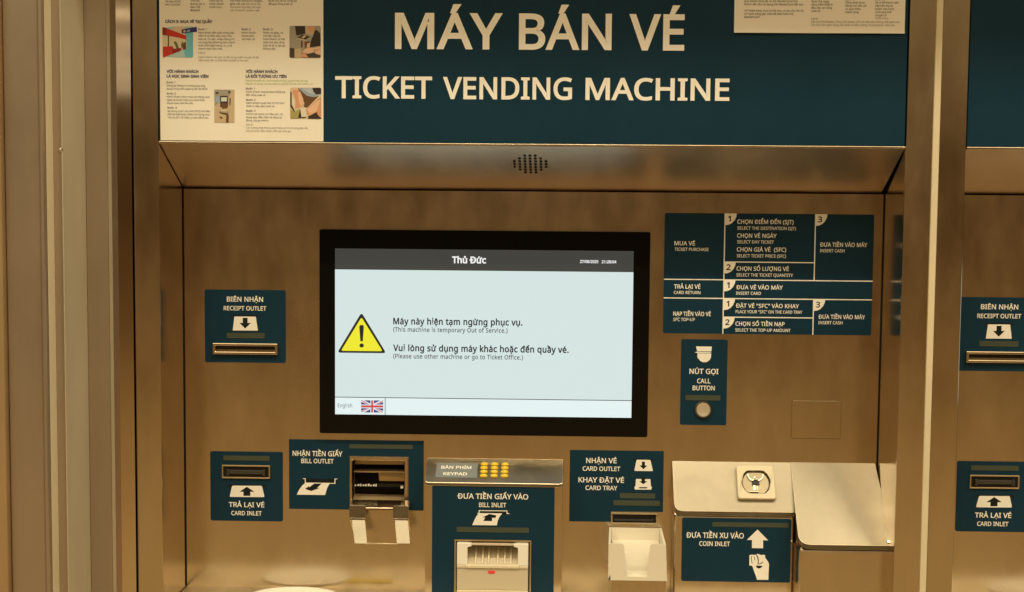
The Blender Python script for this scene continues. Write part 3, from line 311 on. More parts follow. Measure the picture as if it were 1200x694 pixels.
def tess(ch, bold):
    key = (ch, bold)
    if key in _tess: return _tess[key]
    adv, cs = glyph(ch)
    # fill: base letter contours together, extra marks one by one
    groups = []
    base = unicodedata.normalize('NFD', 'D' if ch == 'Đ' else 'd' if ch == 'đ' else ch)[0]
    nb = len(GLY[base][1]) if base in GLY else 0
    if base == 'i' and len(cs) and ch != 'i' and len(unicodedata.normalize('NFD', ch)) > 1 and unicodedata.normalize('NFD', ch)[1] != '\u0323': nb = 1
    if nb: groups.append(cs[:nb])
    for c in cs[nb:]: groups.append([c])
    fv, ff, rings = [], [], []
    for g in groups:
        flat = [p for c in g for p in c]
        k = len(fv); fv += flat
        for t in tessellate_polygon([[Vector((p[0], p[1], 0)) for p in c] for c in g]):
            a, b, c = (flat[i] for i in t)
            ar = (b[0]-a[0])*(c[1]-a[1])-(b[1]-a[1])*(c[0]-a[0])
            if abs(ar) < 1e-6: continue
            ff.append(tuple(k+i for i in (t if ar > 0 else (t[0], t[2], t[1]))))
    if bold > 0:
        for c in cs:
            n = len(c); nrm = []
            for i in range(n):
                dx, dy = c[(i+1)%n][0]-c[i][0], c[(i+1)%n][1]-c[i][1]; l = math.hypot(dx, dy) or 1
                nrm.append((-dy/l, dx/l))
            off = []
            for i in range(n):
                a, b = nrm[i-1], nrm[i]; d = a[0]*b[0]+a[1]*b[1]
                sx_, sy_ = a[0]+b[0], a[1]+b[1]; q = 1+d
                if q < .45: q = .45
                off.append((c[i][0]+bold*sx_/q, c[i][1]+bold*sy_/q))
            for i in range(n):
                j = (i+1) % n
                rings.append((c[i], off[i], off[j], c[j], i % 2))
    _tess[key] = (adv, fv, ff, rings)
    return _tess[key]
def ink(s, track, bold):
    x = 0; lo, hi = 1e9, -1e9
    for ch in s:
        adv, cs = glyph(ch)
        for c in cs:
            for p in c: lo = min(lo, x+p[0]); hi = max(hi, x+p[0])
        x += adv+track
    return lo-bold, hi+bold
class Letters:
    """flat lettering laid on a plane; map2d(x, z) -> 3D point with lift along the plane's normal"""
    def __init__(s): s.mb = MB()
    def put(s, txt, x0, x1, z, cap, bold=10, track=0, mi=0, Y=-.003, place=None):
        lo, hi = ink(txt, track, bold)
        sz = cap/(CAPH+2*bold)
        sxx = (x1-x0)/(hi-lo) if x1 is not None else sz
        if x1 is None and x0 is not None: pass
        x = 0
        P = place or (lambda u, w, h: (u, Y-h, w))
        for ch in txt:
            adv, fv, ff, rings = tess(ch, bold)
            X = lambda a: x0+(x+a-lo)*sxx
            Z = lambda b: z+(b+bold)*sz
            if fv: s.mb.add([P(X(a), Z(b), 4e-5) for a, b in fv], ff, mi)
            for a, b, c, d, lay in rings:
                h = 1.2e-5*(1+lay)
                s.mb.add([P(X(q[0]), Z(q[1]), h) for q in (a, d, c, b)], [(0, 1, 2, 3)], mi)
            x += adv+track
        return s
    def px(s, txt, xa, xb, base, cap, Y=-.003, bold=10, track=0, mi=0):
        """left and right ink edge, baseline and cap height given in photograph pixels"""
        a = W(xa, base, Y); sc = (Y-CAM.y)/F
        x1 = W(xb, base, Y).x if xb is not None else None
        return s.put(txt, a.x, x1, a.z, cap*sc, bold, track, mi, Y)
    def build(s, name, mats, parent, label=None): return s.mb.build(name, mats, parent, label=label)
def flat(parent, name, polys, mats, Y, label=None):
    """printed flat marks: list of (material index, [(px, py)...] pixel outline [, holes])"""
    mb = MB()
    for k, (mi, pts) in enumerate(polys): mb.plate(PP(pts, Y), (), None, Y-2e-5*k, mi)
    return mb.build(name, mats, parent, label=label)

# ================================================================ THE MACHINE
YF = -.125                                   # front plane of the stiles and header
Z_LOW, Z_TOP = .02, 2.18
machine = tag(empty('ticket_vending_machine', (0, 0, 0)),
    'stainless steel ticket machine with large screen showing an out of service warning', 'ticket machine', 'ticket machines side by side')

xl0, xl1 = W(157.6, 347, YF).x, W(187.7, 347, YF).x         # left stile
xr0, xr1 = W(1056.5, 347, YF).x, W(1088, 347, YF).x         # right stile
fx0, fx1 = W(215.4, 347, 0).x, W(1033.2, 347, 0).x          # recessed face
z_lip = W(620, 171.5, YF).z; z_sign = W(620, 168.8, YF).z
z_sof = W(620, 223.5, 0).z
z_sill = W(620, 693.0, 0).z

# --- stiles
for a, b in ((xl0, xl1), (xr0, xr1)):
    MB().box(a, b, YF, YF+.011, Z_LOW, Z_TOP).build('frame_stile', STEELV, machine, bevel=.0022, seg=3)
# --- recess side walls (splayed a little)
for a, b, sg in ((xl1, fx0, 1), (xr0, fx1, -1)):
    m = MB()
    zt = lambda y: z_sof + (z_lip-z_sof)*(y/YF)
    y0, y1 = YF+.009, -.001
    xa = a-sg*.0003; xb = b-sg*.0003
    pts = [(xa, y0, z_sill-.03), (xb, y1, z_sill-.03), (xb, y1, zt(y1)-.0006), (xa, y0, zt(y0)-.0006)]
    q = [(p[0]-sg*.0012, p[1]+.001, p[2]) for p in pts]
    m.add(pts+q, [(0,1,2,3),(7,6,5,4),(0,4,5,1),(1,5,6,2),(2,6,7,3),(3,7,4,0)])
    o = m.build('side_wall', SIDE, machine)
    bm = bmesh.new(); bm.from_mesh(o.data); bmesh.ops.recalc_face_normals(bm, faces=bm.faces); bm.to_mesh(o.data); bm.free()
for xx, nm in ((fx0, -1), (fx1, 1)):
    MB().box(xx-.0009, xx+.0009, -.0022, .001, z_sill+.001, z_sof-.001).build('corner_gap_strip', SHADOWGAP, machine)  # black strip painted where the shaded gap between face and wall shows
# --- soffit: sloping panel under the header
sof = MB().prism([(0.004, z_sof), (YF+.003, z_lip), (YF+.003, z_lip+.004), (0.004, z_sof+.004)], xl1+.001, xr0-.001).build('soffit_panel', SOFFIT, machine)
MB().box(xl1+.0005, xr0-.0005, YF-.0012, YF+.010, z_lip, z_sign).build('header_lip', STEEL, sof, bevel=.0006)
sp0 = Vector((0, 0, z_sof)); sdir = Vector((0, YF+.003, z_lip-z_sof)).normalized(); sn = Vector((0, -sdir.z, sdir.y))
if sn.z > 0: sn = -sn
g = MB()
rows = [(2,3,4), range(1,6), range(7), range(7), range(7), range(1,6), (2,3,4)]
for r_, cols in enumerate(rows):
    for c_ in cols:
        p = on_plane(602.4+6.18*c_+.18*r_, 182.4+3.28*r_+.05*c_, sp0, sn)
        ring = [p+Vector((1, 0, 0))*.0024*math.cos(t*.5236)+sdir*.0023*math.sin(t*.5236)+sn*.0003 for t in range(12)]
        g.poly3(ring if (ring[1]-ring[0]).cross(ring[2]-ring[1]).dot(sn) > 0 else ring[::-1])
g.build('speaker_grille', SHADOWGAP, sof)
# --- dark carcass behind the face, seen only through the seams
MB().box(xl0+.004, xr1-.004, .03, .36, Z_LOW, Z_TOP-.01).build('carcass', SHADOWGAP, machine)

# --- recessed face with the opening of the bill outlet
ox0, ox1, oz0, oz1 = R(412.5, 538.5, 474.5, 589.0, 0)
face = MB().plate(rect(fx0, fx1, z_sill-.002, z_sof-.0015), [rect(ox0, ox1, oz0, oz1)], .02, 0.0).build('face_panel', STEEL, machine)
# faint square service hatch on the right of the face
hx0, hx1, hz0, hz1 = R(928.5, 469.5, 984.3, 514.0)
MB().plate(rrect(hx0, hx1, hz0, hz1, .002), (), .0, -.0012).build('hatch_plate', STEEL, face, bevel=.0008, seg=2)

MB().plate(rrect(hx0-.0011, hx1+.0011, hz0-.0011, hz1+.0011, .003), [rrect(hx0, hx1, hz0, hz1, .002)], None, -.0004).build('hatch_joint', mat('hatch_joint_shade', (.34, .25, .15), .5, .9), face)
# --- header sign
sx0, sx1 = xl1+.0006, xr0-.0022
sign = MB().plate(rect(sx0, sx1, z_sign+.001, Z_TOP-.02), (), YF+.02, YF-.0006).build('header_sign', BLUE, machine)
YS = YF-.0008
L = Letters()
for t, a, b, base in (('MÁY', 462.8, 588, 57.5), ('BÁN', 608, 716.5, 58.3), ('VÉ', 737.5, 801.7, 59.2)):
    L.px(t, a, b, base, 41.6, YS, bold=14)
for t, a, b, base in (('TICKET', 392.8, 506.3, 115.2), ('VENDING', 519.3, 670.2, 116.2), ('MACHINE', 686, 854.6, 117.3)):
    L.px(t, a, b, base, 25.6, YS, bold=15)
L.build('lettering', WHITE, sign)

# --- touchscreen
bx0, bx1, bz0, bz1 = R(374.2, 268.6, 758.6, 512.6, -.012)
scr = MB().plate(rrect(bx0, bx1, bz0, bz1, .003), (), .0, -.012, back=True).build('touchscreen', GLASS, machine, bevel=.0012, seg=2)
YG = -.0123
dx0, dx1, dz0, dz1 = R(392.6, 291.2, 739.8, 489.8, YG)
dzt = W(560, 317.4, YG).z; dzb = W(560, 467.4, YG).z
MB().plate(rect(dx0, dx1, dzb, dzt), (), None, YG).build('display', DISPLAY, scr)
MB().plate(rect(dx0, dx1, dz0, dzb), (), None, YG).build('display_footer', DISPBAR, scr)
MB().plate(rect(dx0, dx1, dzt, dz1), (), None, YG).build('title_bar', TITLEBAR, scr)
YT = YG-.0003
ln = MB()
ln.plate(rect(dx0, dx1, dzb-.0006, dzb+.0006), (), None, YT)
vx = W(451.4, 477, YG).x
ln.plate(rect(vx-.0005, vx+.0005, dz0, dzb-.0006), (), None, YT)
ln.build('divider_line', SCRGREY, scr)
L = Letters()
L.px('Thủ Đức', 529.7, 569.6, 308.6, 8.1, YT, bold=26)
L.px('27/08/2025', 679.6, 701.2, 308.3, 3.5, YT, bold=22)
L.px('21:28:04', 705, 722.3, 308.6, 3.5, YT, bold=22)
L.build('title_lettering', SCRTEXT, scr)
L = Letters()
L.px('Máy này hiện tạm ngừng phục vụ.', 460.8, 612.2, 380.3, 7.9, YT, bold=21, track=20)
L.px('Vui lòng sử dụng máy khác hoặc đến quầy vé.', 460.8, 666.4, 411.6, 7.9, YT, bold=21, track=20)
L.px('(This machine is temporary Out of Service.)', 460.8, 594.8, 388.8, 5.4, YT, bold=11, track=24, mi=1)
L.px('(Please use other machine or go to Ticket Office.)', 460.8, 612.8, 420.0, 5.4, YT, bold=11, track=24, mi=1)
L.px('English', 395.8, 412.6, 477.4, 4.6, YT, bold=2, track=30, mi=1)
L.build('message_lettering', [SCRINK, SCRGREY], scr)
def rounded_tri(pts, r):
    out = []
    n = len(pts)
    for i in range(n):
        p, a, b = Vector(pts[i]), Vector(pts[i-1]), Vector(pts[(i+1)%n])
        u, v = (a-p).normalized()*r, (b-p).normalized()*r
        for k in range(5):
            t = k/4; out.append(tuple((1-t)**2*(p+u)+2*(1-t)*t*p+t*t*(p+v)))
    return out
flat(scr, 'warning_triangle', [
    (0, rounded_tri([(423.6, 366.2), (395.2, 413.4), (452.6, 414.0)], 4.0)),
    (1, rounded_tri([(423.6, 371.8), (399.6, 411.2), (448.4, 411.7)], 2.6)),
    (0, [(421.0, 382.5), (422.2, 381.0), (425.2, 381.0), (426.4, 382.5), (425.2, 400.0), (422.3, 400.0)]),
    (0, [(423.8+2.7*math.cos(t*.628), 405.0+2.5*math.sin(t*.628)) for t in range(10)])], [SCRINK, SIGNYEL], YT)
def fl(a, b): return (423.2+25.8*a+0*b, 469.2+14.2*b+.15*a)
def fp(*p): return [fl(*q) for q in p]
flag = [(2, fp((0,0),(1,0),(1,1),(0,1)))]
for sa in (0, 1):
    for sb in (0, 1):
        q = lambda a, b: (a if sa == 0 else 1-a, b if sb == 0 else 1-b)
        flag.append((1, fp(q(.14,0), q(.42,0), q(.42,.27))))
        flag.append((1, fp(q(0,.13), q(.28,.34), q(0,.34))))
for (a, b, c, d) in (((0,0),(.06,0),(.36,.36),(.30,.36)), ((1,1),(.94,1),(.64,.64),(.70,.64)),
                     ((1,0),(1,.07),(.70,.36),(.64,.36)), ((0,1),(0,.93),(.30,.64),(.36,.64))):
    flag.append((0, fp(a, b, c, d)))
flag += [(0, fp((.46,0),(.54,0),(.54,1),(.46,1))), (0, fp((0,.42),(1,.42),(1,.58),(0,.58)))]
flat(scr, 'flag', flag, [FLAGR, FLAGB, FLAGW], YT)

# --- helper for the vinyl plates
YP = -.0016
def sticker(name, x0, y0, x1, y1, Y=0.0, poly=None, holes=(), r=.0028):
    Yt = Y+YP
    a = R(x0, y0, x1, y1, Yt)
    return MB().plate(poly or rrect(*a, r), holes, Y-.0001, Yt).build(name, BLUE, machine)
def strip(par, x0, y0, x1, y1, Y=YP):
    a = R(x0, y0, x1, y1, Y)
    return MB().plate(rrect(*a, .001, 2), (), Y, Y-.0005).build('tactile_strip', STRIPM, par)
def arrow(cx, cy, w, h, d, stem=.42, head=.52):
    s_ = -1 if d == 'up' else 1
    a, b, c = cy+s_*h/2, cy+s_*(h/2-h*head), cy-s_*h/2
    q = [(cx, a), (cx-w/2, b), (cx-w*stem/2, b), (cx-w*stem/2, c), (cx+w*stem/2, c), (cx+w*stem/2, b), (cx+w/2, b)]
    return q

# --- receipt outlet
p = sticker('receipt_panel', 239.7, 339.3, 334.6, 425.6)
Letters().px('BIÊN NHẬN', 265.8, 308.3, 353.5, 5.9, YP-.0003, bold=14).px('RECEIPT OUTLET', 262.1, 312.1, 363.7, 5.2, YP-.0003, bold=13).build('lettering', WHITE, p)
flat(p, 'pictogram', [(1, [(271, 369.2), (303.4, 369.4), (303.4, 371.4), (271, 371.2)]), (0, [(274.7, 371), (299.8, 371.2), (302.2, 387.6), (272.7, 387.4)]),
     (1, arrow(287.3, 378.8, 13.4, 12.6, 'down'))], [WHITE, DARKBLUE], YP-.0003)
strip(p, 265.7, 390.0, 310.2, 396.8)
def slot_frame(par, x0, y0, x1, y1, b, Y=YP, deep=.006, m=STEEL, bev=.0012):
    a = R(x0, y0, x1, y1, Y); e = b*PX
    o = MB().plate(rect(*a), [rect(a[0]+e, a[1]-e, a[2]+e, a[3]-e)], Y, Y-deep).build('slot_frame', m, par, bevel=bev, seg=2)
    MB().plate(rect(a[0]+e*.6, a[1]-e*.6, a[2]+e*.6, a[3]-e*.6), (), None, Y-.0007).build('slot_mouth', BLACK, par)
    return a, e
a, e = slot_frame(p, 250.0, 401.6, 326.2, 415.7, 3.4)
MB().prism([(YP-.0009, a[2]+e*1.75), (YP-.0052, a[2]+e*.95), (YP-.0009, a[2]+e*.95)], a[0]+e, a[1]-e).build('slot_lip', CHROME, p)

# --- card inlet
p = sticker('card_inlet_panel', 246.2, 529.0, 331.3, 611.3)
strip(p, 261.7, 533.8, 316, 540.2)
a, e = slot_frame(p, 260.4, 544.6, 316.8, 560.8, 1.5, deep=.003, m=BRONZE, bev=.0005)
mb = MB(); zc = (a[2]+a[3])/2
mb.box(a[0]+.012, a[1]-.012, YP-.004, YP-.0008, zc-.0035, zc+.0028)
mb.box(a[0]+.008, a[0]+.012, YP-.005, YP-.0008, zc-.006, zc+.004); mb.box(a[1]-.012, a[1]-.008, YP-.005, YP-.0008, zc-.006, zc+.004)
mb.build('card_reader_mouth', mat('grey_reader_plastic', (.05, .047, .042), .3), p, bevel=.0006, seg=1)
flat(p, 'pictogram', [(1, [(267, 568.0), (312, 568.4), (312, 571), (267, 570.6)]),
     (0, rounded_tri([(272.0, 569.2), (269.0, 582.4), (310.0, 582.7), (307.0, 569.4)], 1.6)), (1, arrow(289.3, 575.9, 17.5, 10.6, 'up', .46, .55))], [WHITE, DARKBLUE], YP-.0003)
Letters().px('TRẢ LẠI VÉ', 268.1, 309.7, 594.2, 6.0, YP-.0003, bold=14).px('CARD INLET', 271.1, 306.7, 603.8, 5.2, YP-.0003, bold=13).build('lettering', WHITE, p)

# --- bill outlet
fa = R(409.6, 534.6, 478.4, 600.5, YP)
pa = R(338.6, 515.0, 496.2, 598.6, YP)
poly = [(pa[0], pa[3]), (pa[0], pa[2]), (fa[0]-.0005, pa[2]), (fa[0]-.0005, fa[3]+.0005), (fa[1]+.0005, fa[3]+.0005), (fa[1]+.0005, pa[2]), (pa[1], pa[2]), (pa[1], pa[3])]
p = sticker('bill_outlet_panel', 0, 0, 0, 0, poly=poly)
Letters().px('NHẬN TIỀN GIẤY', 342.9, 401.2, 534.3, 6.2, YP-.0003, bold=14).px('BILL OUTLET', 353.0, 391.0, 542.8, 5.4, YP-.0003, bold=13).build('lettering', WHITE, p)
flat(p, 'pictogram', [(1, [(354.5, 561), (395.5, 561.4), (395.2, 566.4), (356.5, 566)]),
     (0, [(355.0, 560.6), (358.2, 560.6), (358.2, 565.6), (360.2, 565.6), (360.2, 566.4), (357.2, 566.4), (357.2, 561.4), (355.0, 561.4)]),
     (0, [(395.4, 561.0), (392.0, 561.0), (392.0, 566.2), (386, 566.2), (386, 567.0), (393, 567.0), (393, 561.8), (395.4, 561.8)]),
     (0, [(358.5, 565.6), (387.2, 566.0), (385.4, 568.2), (383.4, 572), (381.0, 580.2), (347.8, 579.8), (350.5, 574.0), (354.4, 568.8)]),
     (1, [(357.5, 573.0), (362.2, 569.8), (362.4, 571.2), (368.5, 566.6), (377, 566.8), (371.6, 571.8), (374.5, 572.0), (364.6, 575.6)])], [WHITE, DARKBLUE], YP-.0003)
strip(p, 409.5, 520.6, 483.6, 526.4)
# chute behind the opening
ch = MB(); dp = .048
ch.plate(rect(fa[0], fa[1], fa[2], fa[3]), [rect(ox0+.0006, ox1-.0006, oz0+.0005, oz1-.0006)], -.0001, -.0042)
chute = ch.build('bill_chute', STEEL, machine, bevel=.001, seg=1)
wb = MB()
wb.add([(ox0,0.001,oz0),(ox1,0.001,oz0),(ox1,0.001,oz1),(ox0,0.001,oz1),(ox0,dp,oz0+.01),(ox1,dp,oz0+.01),(ox1,dp,oz1),(ox0,dp,oz1)],
       [(0,4,5,1),(1,5,6,2),(2,6,7,3),(3,7,4,0),(4,7,6,5)])
CHUTE = textured('worn_chute_metal', (.55, .40, .22), .38, .45, (60, 60, 60), .10, .06, grain=.2)
wb.build('chute_lining', CHUTE, chute)
mb = MB()
zc = W(443, 557, 0).z
mb.prism([(.010, zc+.0045), (.010, zc+.002), (.046, zc+.002), (.046, zc+.0045)], ox0+.001, ox1-.001)
mb.prism([(.020, zc+.0018), (.030, zc-.016), (.046, zc-.016), (.046, zc+.0018)], ox0+.040, ox1-.001)
mb.box(ox0+.001, ox1-.001, .02, .046, oz1-.012, oz1-.004)
mb.build('chute_shelf', CHUTE, chute, bevel=.0008, seg=1)
mb = MB(); z2 = W(443, 571.5, 0).z
mb.box(ox0+.038, ox1-.006, .012, .020, z2-.0012, z2+.0022)
mb.box(ox0+.003, ox0+.038, .0165, .018, z2-.001, z2+.001)
mb.build('chute_roller', BLACK, chute)
mb = MB()
for k in range(9):
    xx = ox0+.003+k*.0042
    mb.box(xx, xx+.0018+.0008*(k % 2), .011, .016, z2-.0008+.0006*(k % 2), z2+.0012+.0007*(k % 3))
mb.build('chute_teeth', IVORY, chute)
MB().box(ox1-.008, ox1-.004, .009, .014, z2-.003, z2+.001).build('chute_latch', IVORY, chute)
# folded sheet-metal bill rest below the opening
tA = R(408.6, 592.0, 479.2, 637.5, 0); yt = -.036
tx0, tx1 = W(409.3, 600, yt).x, W(479.0, 600, yt).x
zt, zm, zb = W(440, 592.5, yt).z, W(440, 608.3, yt).z, W(440, 637.3, -.006).z
l1 = W(428.2, 600, yt).x; r0 = W(460.3, 600, yt).x
br = MB()
def sheet(mb, pts, th=.0014, mi=0):
    a, b, c, d = [Vector(q) for q in pts]; n = (b-a).cross(d-a).normalized()*th
    vs = [a, b, c, d, a-n, b-n, c-n, d-n]
    mb.add(vs, [(0,1,2,3),(7,6,5,4),(0,4,5,1),(1,5,6,2),(2,6,7,3),(3,7,4,0)], mi)
for (u0, u1, t0, t1, b0, b1) in ((tx0, l1, 412.0, 427.6, 415.6, 430.4), (r0, tx1, 462.4, 478.2, 465.0, 480.4)):
    mb = MB()
    mb.plate(rrect(u0, u1, zm, zt, .003), (), yt+.0014, yt, back=True)
    mb.box(u0, u1-.001, yt-.0006, yt+.0008, zm-.0016, zm+.0012)
    sheet(mb, [W(b0, 637.0, -.0600), W(b1, 637.2, -.0600), W(t1, 608.6, -.0352), W(t0, 608.4, -.0352)])
    mb.build('bill_rest_tab', [LEDGE, EDGE], chute, bevel=.0005, seg=1, bevel_mat=1)
zb2 = W(440, 637.0, -.0135).z
mb = MB()
mb.box(W(428.4, 620, -.013).x, W(466, 620, -.013).x, -.0135, -.0115, zb2, W(445, 597.2, -.0125).z)
mb.box(W(428.4, 620, -.013).x, W(466, 620, -.013).x, -.0150, -.0115, zb2-.0012, zb2+.0010)
mb.prism([(-.0035, oz0+.0045), (yt+.0016, zt-.004), (yt+.0016, zt-.0055), (-.0035, oz0+.003)], tx0+.0005, tx1-.0005)
for xx in (tx0+.0002, tx1-.0016):
    mb.prism([(-.0030, zb+.02), (-.0030, oz0+.004), (yt+.0016, zt-.001), (yt+.0016, zm)], xx, xx+.0014)
mb.build('bill_rest', [STEEL, EDGE], chute, bevel=.0006, seg=1, bevel_mat=1)

def slope_plate(name, bl, br_, fr, fl_, r_fl, r_fr, th, bev, parent, m):
    """sheet-metal slope: back-left, back-right, front-right, front-left corners; front corners rounded"""
    bl, br_, fr, fl_ = (Vector(q) for q in (bl, br_, fr, fl_))
    n = (fr-fl_).cross(bl-fl_).normalized()
    pts = [bl]
    def corner(c, a, b, r):
        if r <= 0: return [c]
        u, v = (a-c).normalized()*r, (b-c).normalized()*r
        return [(1-t)**2*(c+u)+2*(1-t)*t*c+t*t*(c+v) for t in [k/6 for k in range(7)]]
    pts += corner(fl_, bl, fr, r_fl)+corner(fr, fl_, br_, r_fr)+[br_]
    k = len(pts)
    mb = MB()
    mb.add(pts+[q-Vector((0, 0, th)) for q in pts], [tuple(range(k)), tuple(range(2*k-1, k-1, -1))]+[(i, i+k, (i+1) % k+k, (i+1) % k) for i in range(k)])
    return mb.build(name, [m, EDGE], parent, bevel=bev, seg=4, bevel_mat=1)
# --- bill inlet housing with keypad ledge
YB = -.045
hx0, hx1 = W(498.0, 600, YB).x, W(659.2, 600, YB).x
kf, kb = W(580, 566.0, YB).z, W(580, 537.4, 0).z
hous = MB()
bp = R(506.6, 568.6, 648.0, 760, YB); fb = R(532.8, 631.8, 621.4, 760, YB)
zbot = z_sill+.0008
oh = rect(fb[0], fb[1], zbot+.0, fb[3])
hous.plate([(hx0, zbot), (fb[0], zbot), (fb[0], fb[3]), (fb[1], fb[3]), (fb[1], zbot), (hx1, zbot), (hx1, kf-.0005), (hx0, kf-.0005)], (), YB+.002, YB)
hous.box(hx0, hx0+.002, YB+.0003, -.0002, zbot, kf-.0005)
hous.box(hx1-.002, hx1, YB+.0003, -.0002, zbot, kf-.0005)
house = hous.build('bill_inlet_housing', STEEL, machine, bevel=.0016, seg=2)
led = slope_plate('keypad_ledge', (hx0-.0006, -.0003, kb), (hx1+.0006, -.0003, kb), (hx1+.0006, YB-.003, kf), (hx0-.0006, YB-.003, kf), .008, .008, .0055, .0024, machine, LEDGE)
MB().prism([(-.0003, kb-.006), (YB+.0005, kf-.0055), (YB+.0005, kf-.009), (-.0003, kf-.009)], hx0+.004, hx1-.004).build('ledge_backing', STEEL, led)
kp0 = Vector((0, YB-.003, kf)); kv = (Vector((0, -.0003, kb))-kp0).normalized(); kn = Vector((0, -kv.z, kv.y)); 
if kn.z < 0: kn = -kn
def kpl(px, py, h=0): return on_plane(px, py, kp0+kn*h, kn)
mb = MB()
q = [kpl(510.4, 559.4, .0004), kpl(559.0, 560.2, .0004), kpl(559.8, 543.0, .0004), kpl(512.0, 542.4, .0004)]
mb.add(q+[v-kn*.0006 for v in q], [(0,1,2,3),(0,4,5,1),(1,5,6,2),(2,6,7,3),(3,7,4,0)])
lab = mb.build('keypad_label', KEYLAB, led)
def kplace(u, w, h):
    v = kp0+kv*w+kn*(.0006+h); return (u, v.y, v.z)
L = Letters()
for t, xa, xb, base, cap in (('BÀN PHÍM', 517, 552.3, 549.6, 3.5), ('KEYPAD', 519.4, 547.2, 557.2, 3.5)):
    A, B, Cc = kpl(xa, base), kpl(xb, base), kpl(xa, base-cap)
    L.put(t, A.x, B.x, (A-kp0).dot(kv), (Cc-A).length, bold=16, place=kplace)
L.build('lettering', WHITE, lab)
for r_ in range(4):
    for c_ in range(3):
        mb = MB(); c0 = kpl(567.2+12.15*c_+(r_-1.5)*-.25, (544.9, 549.2, 553.7, 558.4)[r_]+.08*c_)
        rx, rz = .0060, .0037
        def rg(sc_, h): return [c0+Vector((1,0,0))*rx*sc_*math.cos(k*.3927)+kv*rz*sc_*math.sin(k*.3927)+kn*h for k in range(16)]
        a_, b_, c2 = rg(1, -.0003), rg(1, .0022), rg(.82, .0030)
        n = 16
        mb.add(a_+b_+c2, [(i, (i+1)%n, (i+1)%n+n, i+n) for i in range(n)]+[(i+n, (i+1)%n+n, (i+1)%n+2*n, i+2*n) for i in range(n)]+[tuple(range(2*n, 3*n))])
        key = mb.build('key', YELLOW, led)
        ax = c0+kn*.0031
        mb = MB(); mb.poly3([ax+Vector((1,0,0))*.0016*math.cos(k*1.047)+kv*.0010*math.sin(k*1.047) for k in range(6)])
        mb.build('key_mark', mat('pale_yellow_print', (.85, .75, .35), .4), key)
panel_poly = [(bp[0], zbot+.0005), (fb[0]-.0004, zbot+.0005), (fb[0]-.0004, fb[3]+.0004), (fb[1]+.0004, fb[3]+.0004), (fb[1]+.0004, zbot+.0005), (bp[1], zbot+.0005), (bp[1], bp[3]), (bp[0], bp[3])]
p = sticker('bill_inlet_panel', 0, 0, 0, 0, Y=YB, poly=panel_poly)
YBP = YB+YP-.0003
Letters().px('ĐƯA TIỀN GIẤY VÀO', 536.0, 619.0, 584.4, 6.4, YBP, bold=14).px('BILL INLET', 561.3, 593.2, 594.3, 5.4, YBP, bold=13).build('lettering', WHITE, p)
flat(p, 'pictogram', [(1, [(560.5, 598.4), (596.4, 598.8), (596.8, 602.2), (560.5, 601.8)]),
     (0, [(561.0, 598.0), (594.6, 598.4), (594.6, 601.4), (597.0, 601.6), (597.0, 602.4), (593.6, 602.3), (593.6, 599.3), (562.0, 598.9), (562.0, 602.0), (559.4, 602.0), (559.4, 601.2), (561.0, 601.2)]),
     (0, [(561.2, 601.4), (588.6, 601.7), (585.6, 605.4), (583.4, 610), (582.2, 615.8), (553.4, 615.4), (555.6, 610.4), (558.2, 605.2)]),
     (1, [(581.6, 604.0), (573.4, 602.4), (565.2, 606.4), (568.6, 606.6), (566.4, 610.6), (576.6, 610.8), (576.6, 606.9), (580.8, 607.0)])], [WHITE, DARKBLUE], YBP)
strip(p, 535.2, 617.4, 619.8, 624.6, YB+YP)
# banknote acceptor set into the housing
acc = MB().plate([(fb[0], zbot+.001), (fb[0], fb[3]), (fb[1], fb[3]), (fb[1], zbot+.001), (fb[1]-.0022, zbot+.001), (fb[1]-.0022, fb[3]-.0022), (fb[0]+.0022, fb[3]-.0022), (fb[0]+.0022, zbot+.001)], (), YB+.002, YB-.003).build('bill_acceptor', BRONZE, machine)
ib = (fb[0]+.0022, fb[1]-.0022, zbot+.001, fb[3]-.0022)
MB().add([(ib[0], YB+.02, ib[2]), (ib[1], YB+.02, ib[2]), (ib[1], YB+.02, ib[3]), (ib[0], YB+.02, ib[3])], [(0,1,2,3)])
mb = MB(); mb.add([(fb[0], YB+.0437, ib[2]), (fb[1], YB+.0437, ib[2]), (fb[1], YB+.0437, ib[3]+.002), (fb[0], YB+.0437, ib[3]+.002)], [(0,1,2,3)]); mb.build('acceptor_well', SHADOWGAP, acc)
g0, g1 = ib[0]+.0022, ib[1]-.0022
zl, zl2 = W(577, 663.0, YB-.012).z, W(577, 666.4, YB-.012).z
gt = ib[3]-.0016
# lower body
lb_ = MB().prism([(YB-.010, zl2), (YB-.010, W(577, 691.6, YB-.01).z), (YB+.03, W(577, 691.6, YB-.01).z), (YB+.03, zl2)], g0, g1).build('acceptor_body', BEIGE, acc, bevel=.0012)
MB().box(g0, g1, YB-.0135, YB+.03, zbot+.0012, W(577, 692.3, YB-.013).z).build('acceptor_foot', CREAM, acc, bevel=.0006, seg=1)
# side posts with inward hooks at the top
pw = .0165
for (u0, u1, d) in ((g0, g0+pw, 1), (g1-pw, g1, -1)):
    mb = MB()
    hk = .0065*d
    if d > 0: pl = [(u0, zl), (u1, zl), (u1, gt-.0065), (u1+hk, gt-.0048), (u1+hk, gt-.001), (u1, gt), (u0, gt)]
    else: pl = [(u0, zl), (u1, zl), (u1, gt), (u0, gt), (u0+hk, gt-.001), (u0+hk, gt-.0048), (u0, gt-.0065)]
    mb.plate(pl, (), YB+.028, YB-.0105)
    mb.build('acceptor_post', IVORY, acc, bevel=.0006, seg=1)
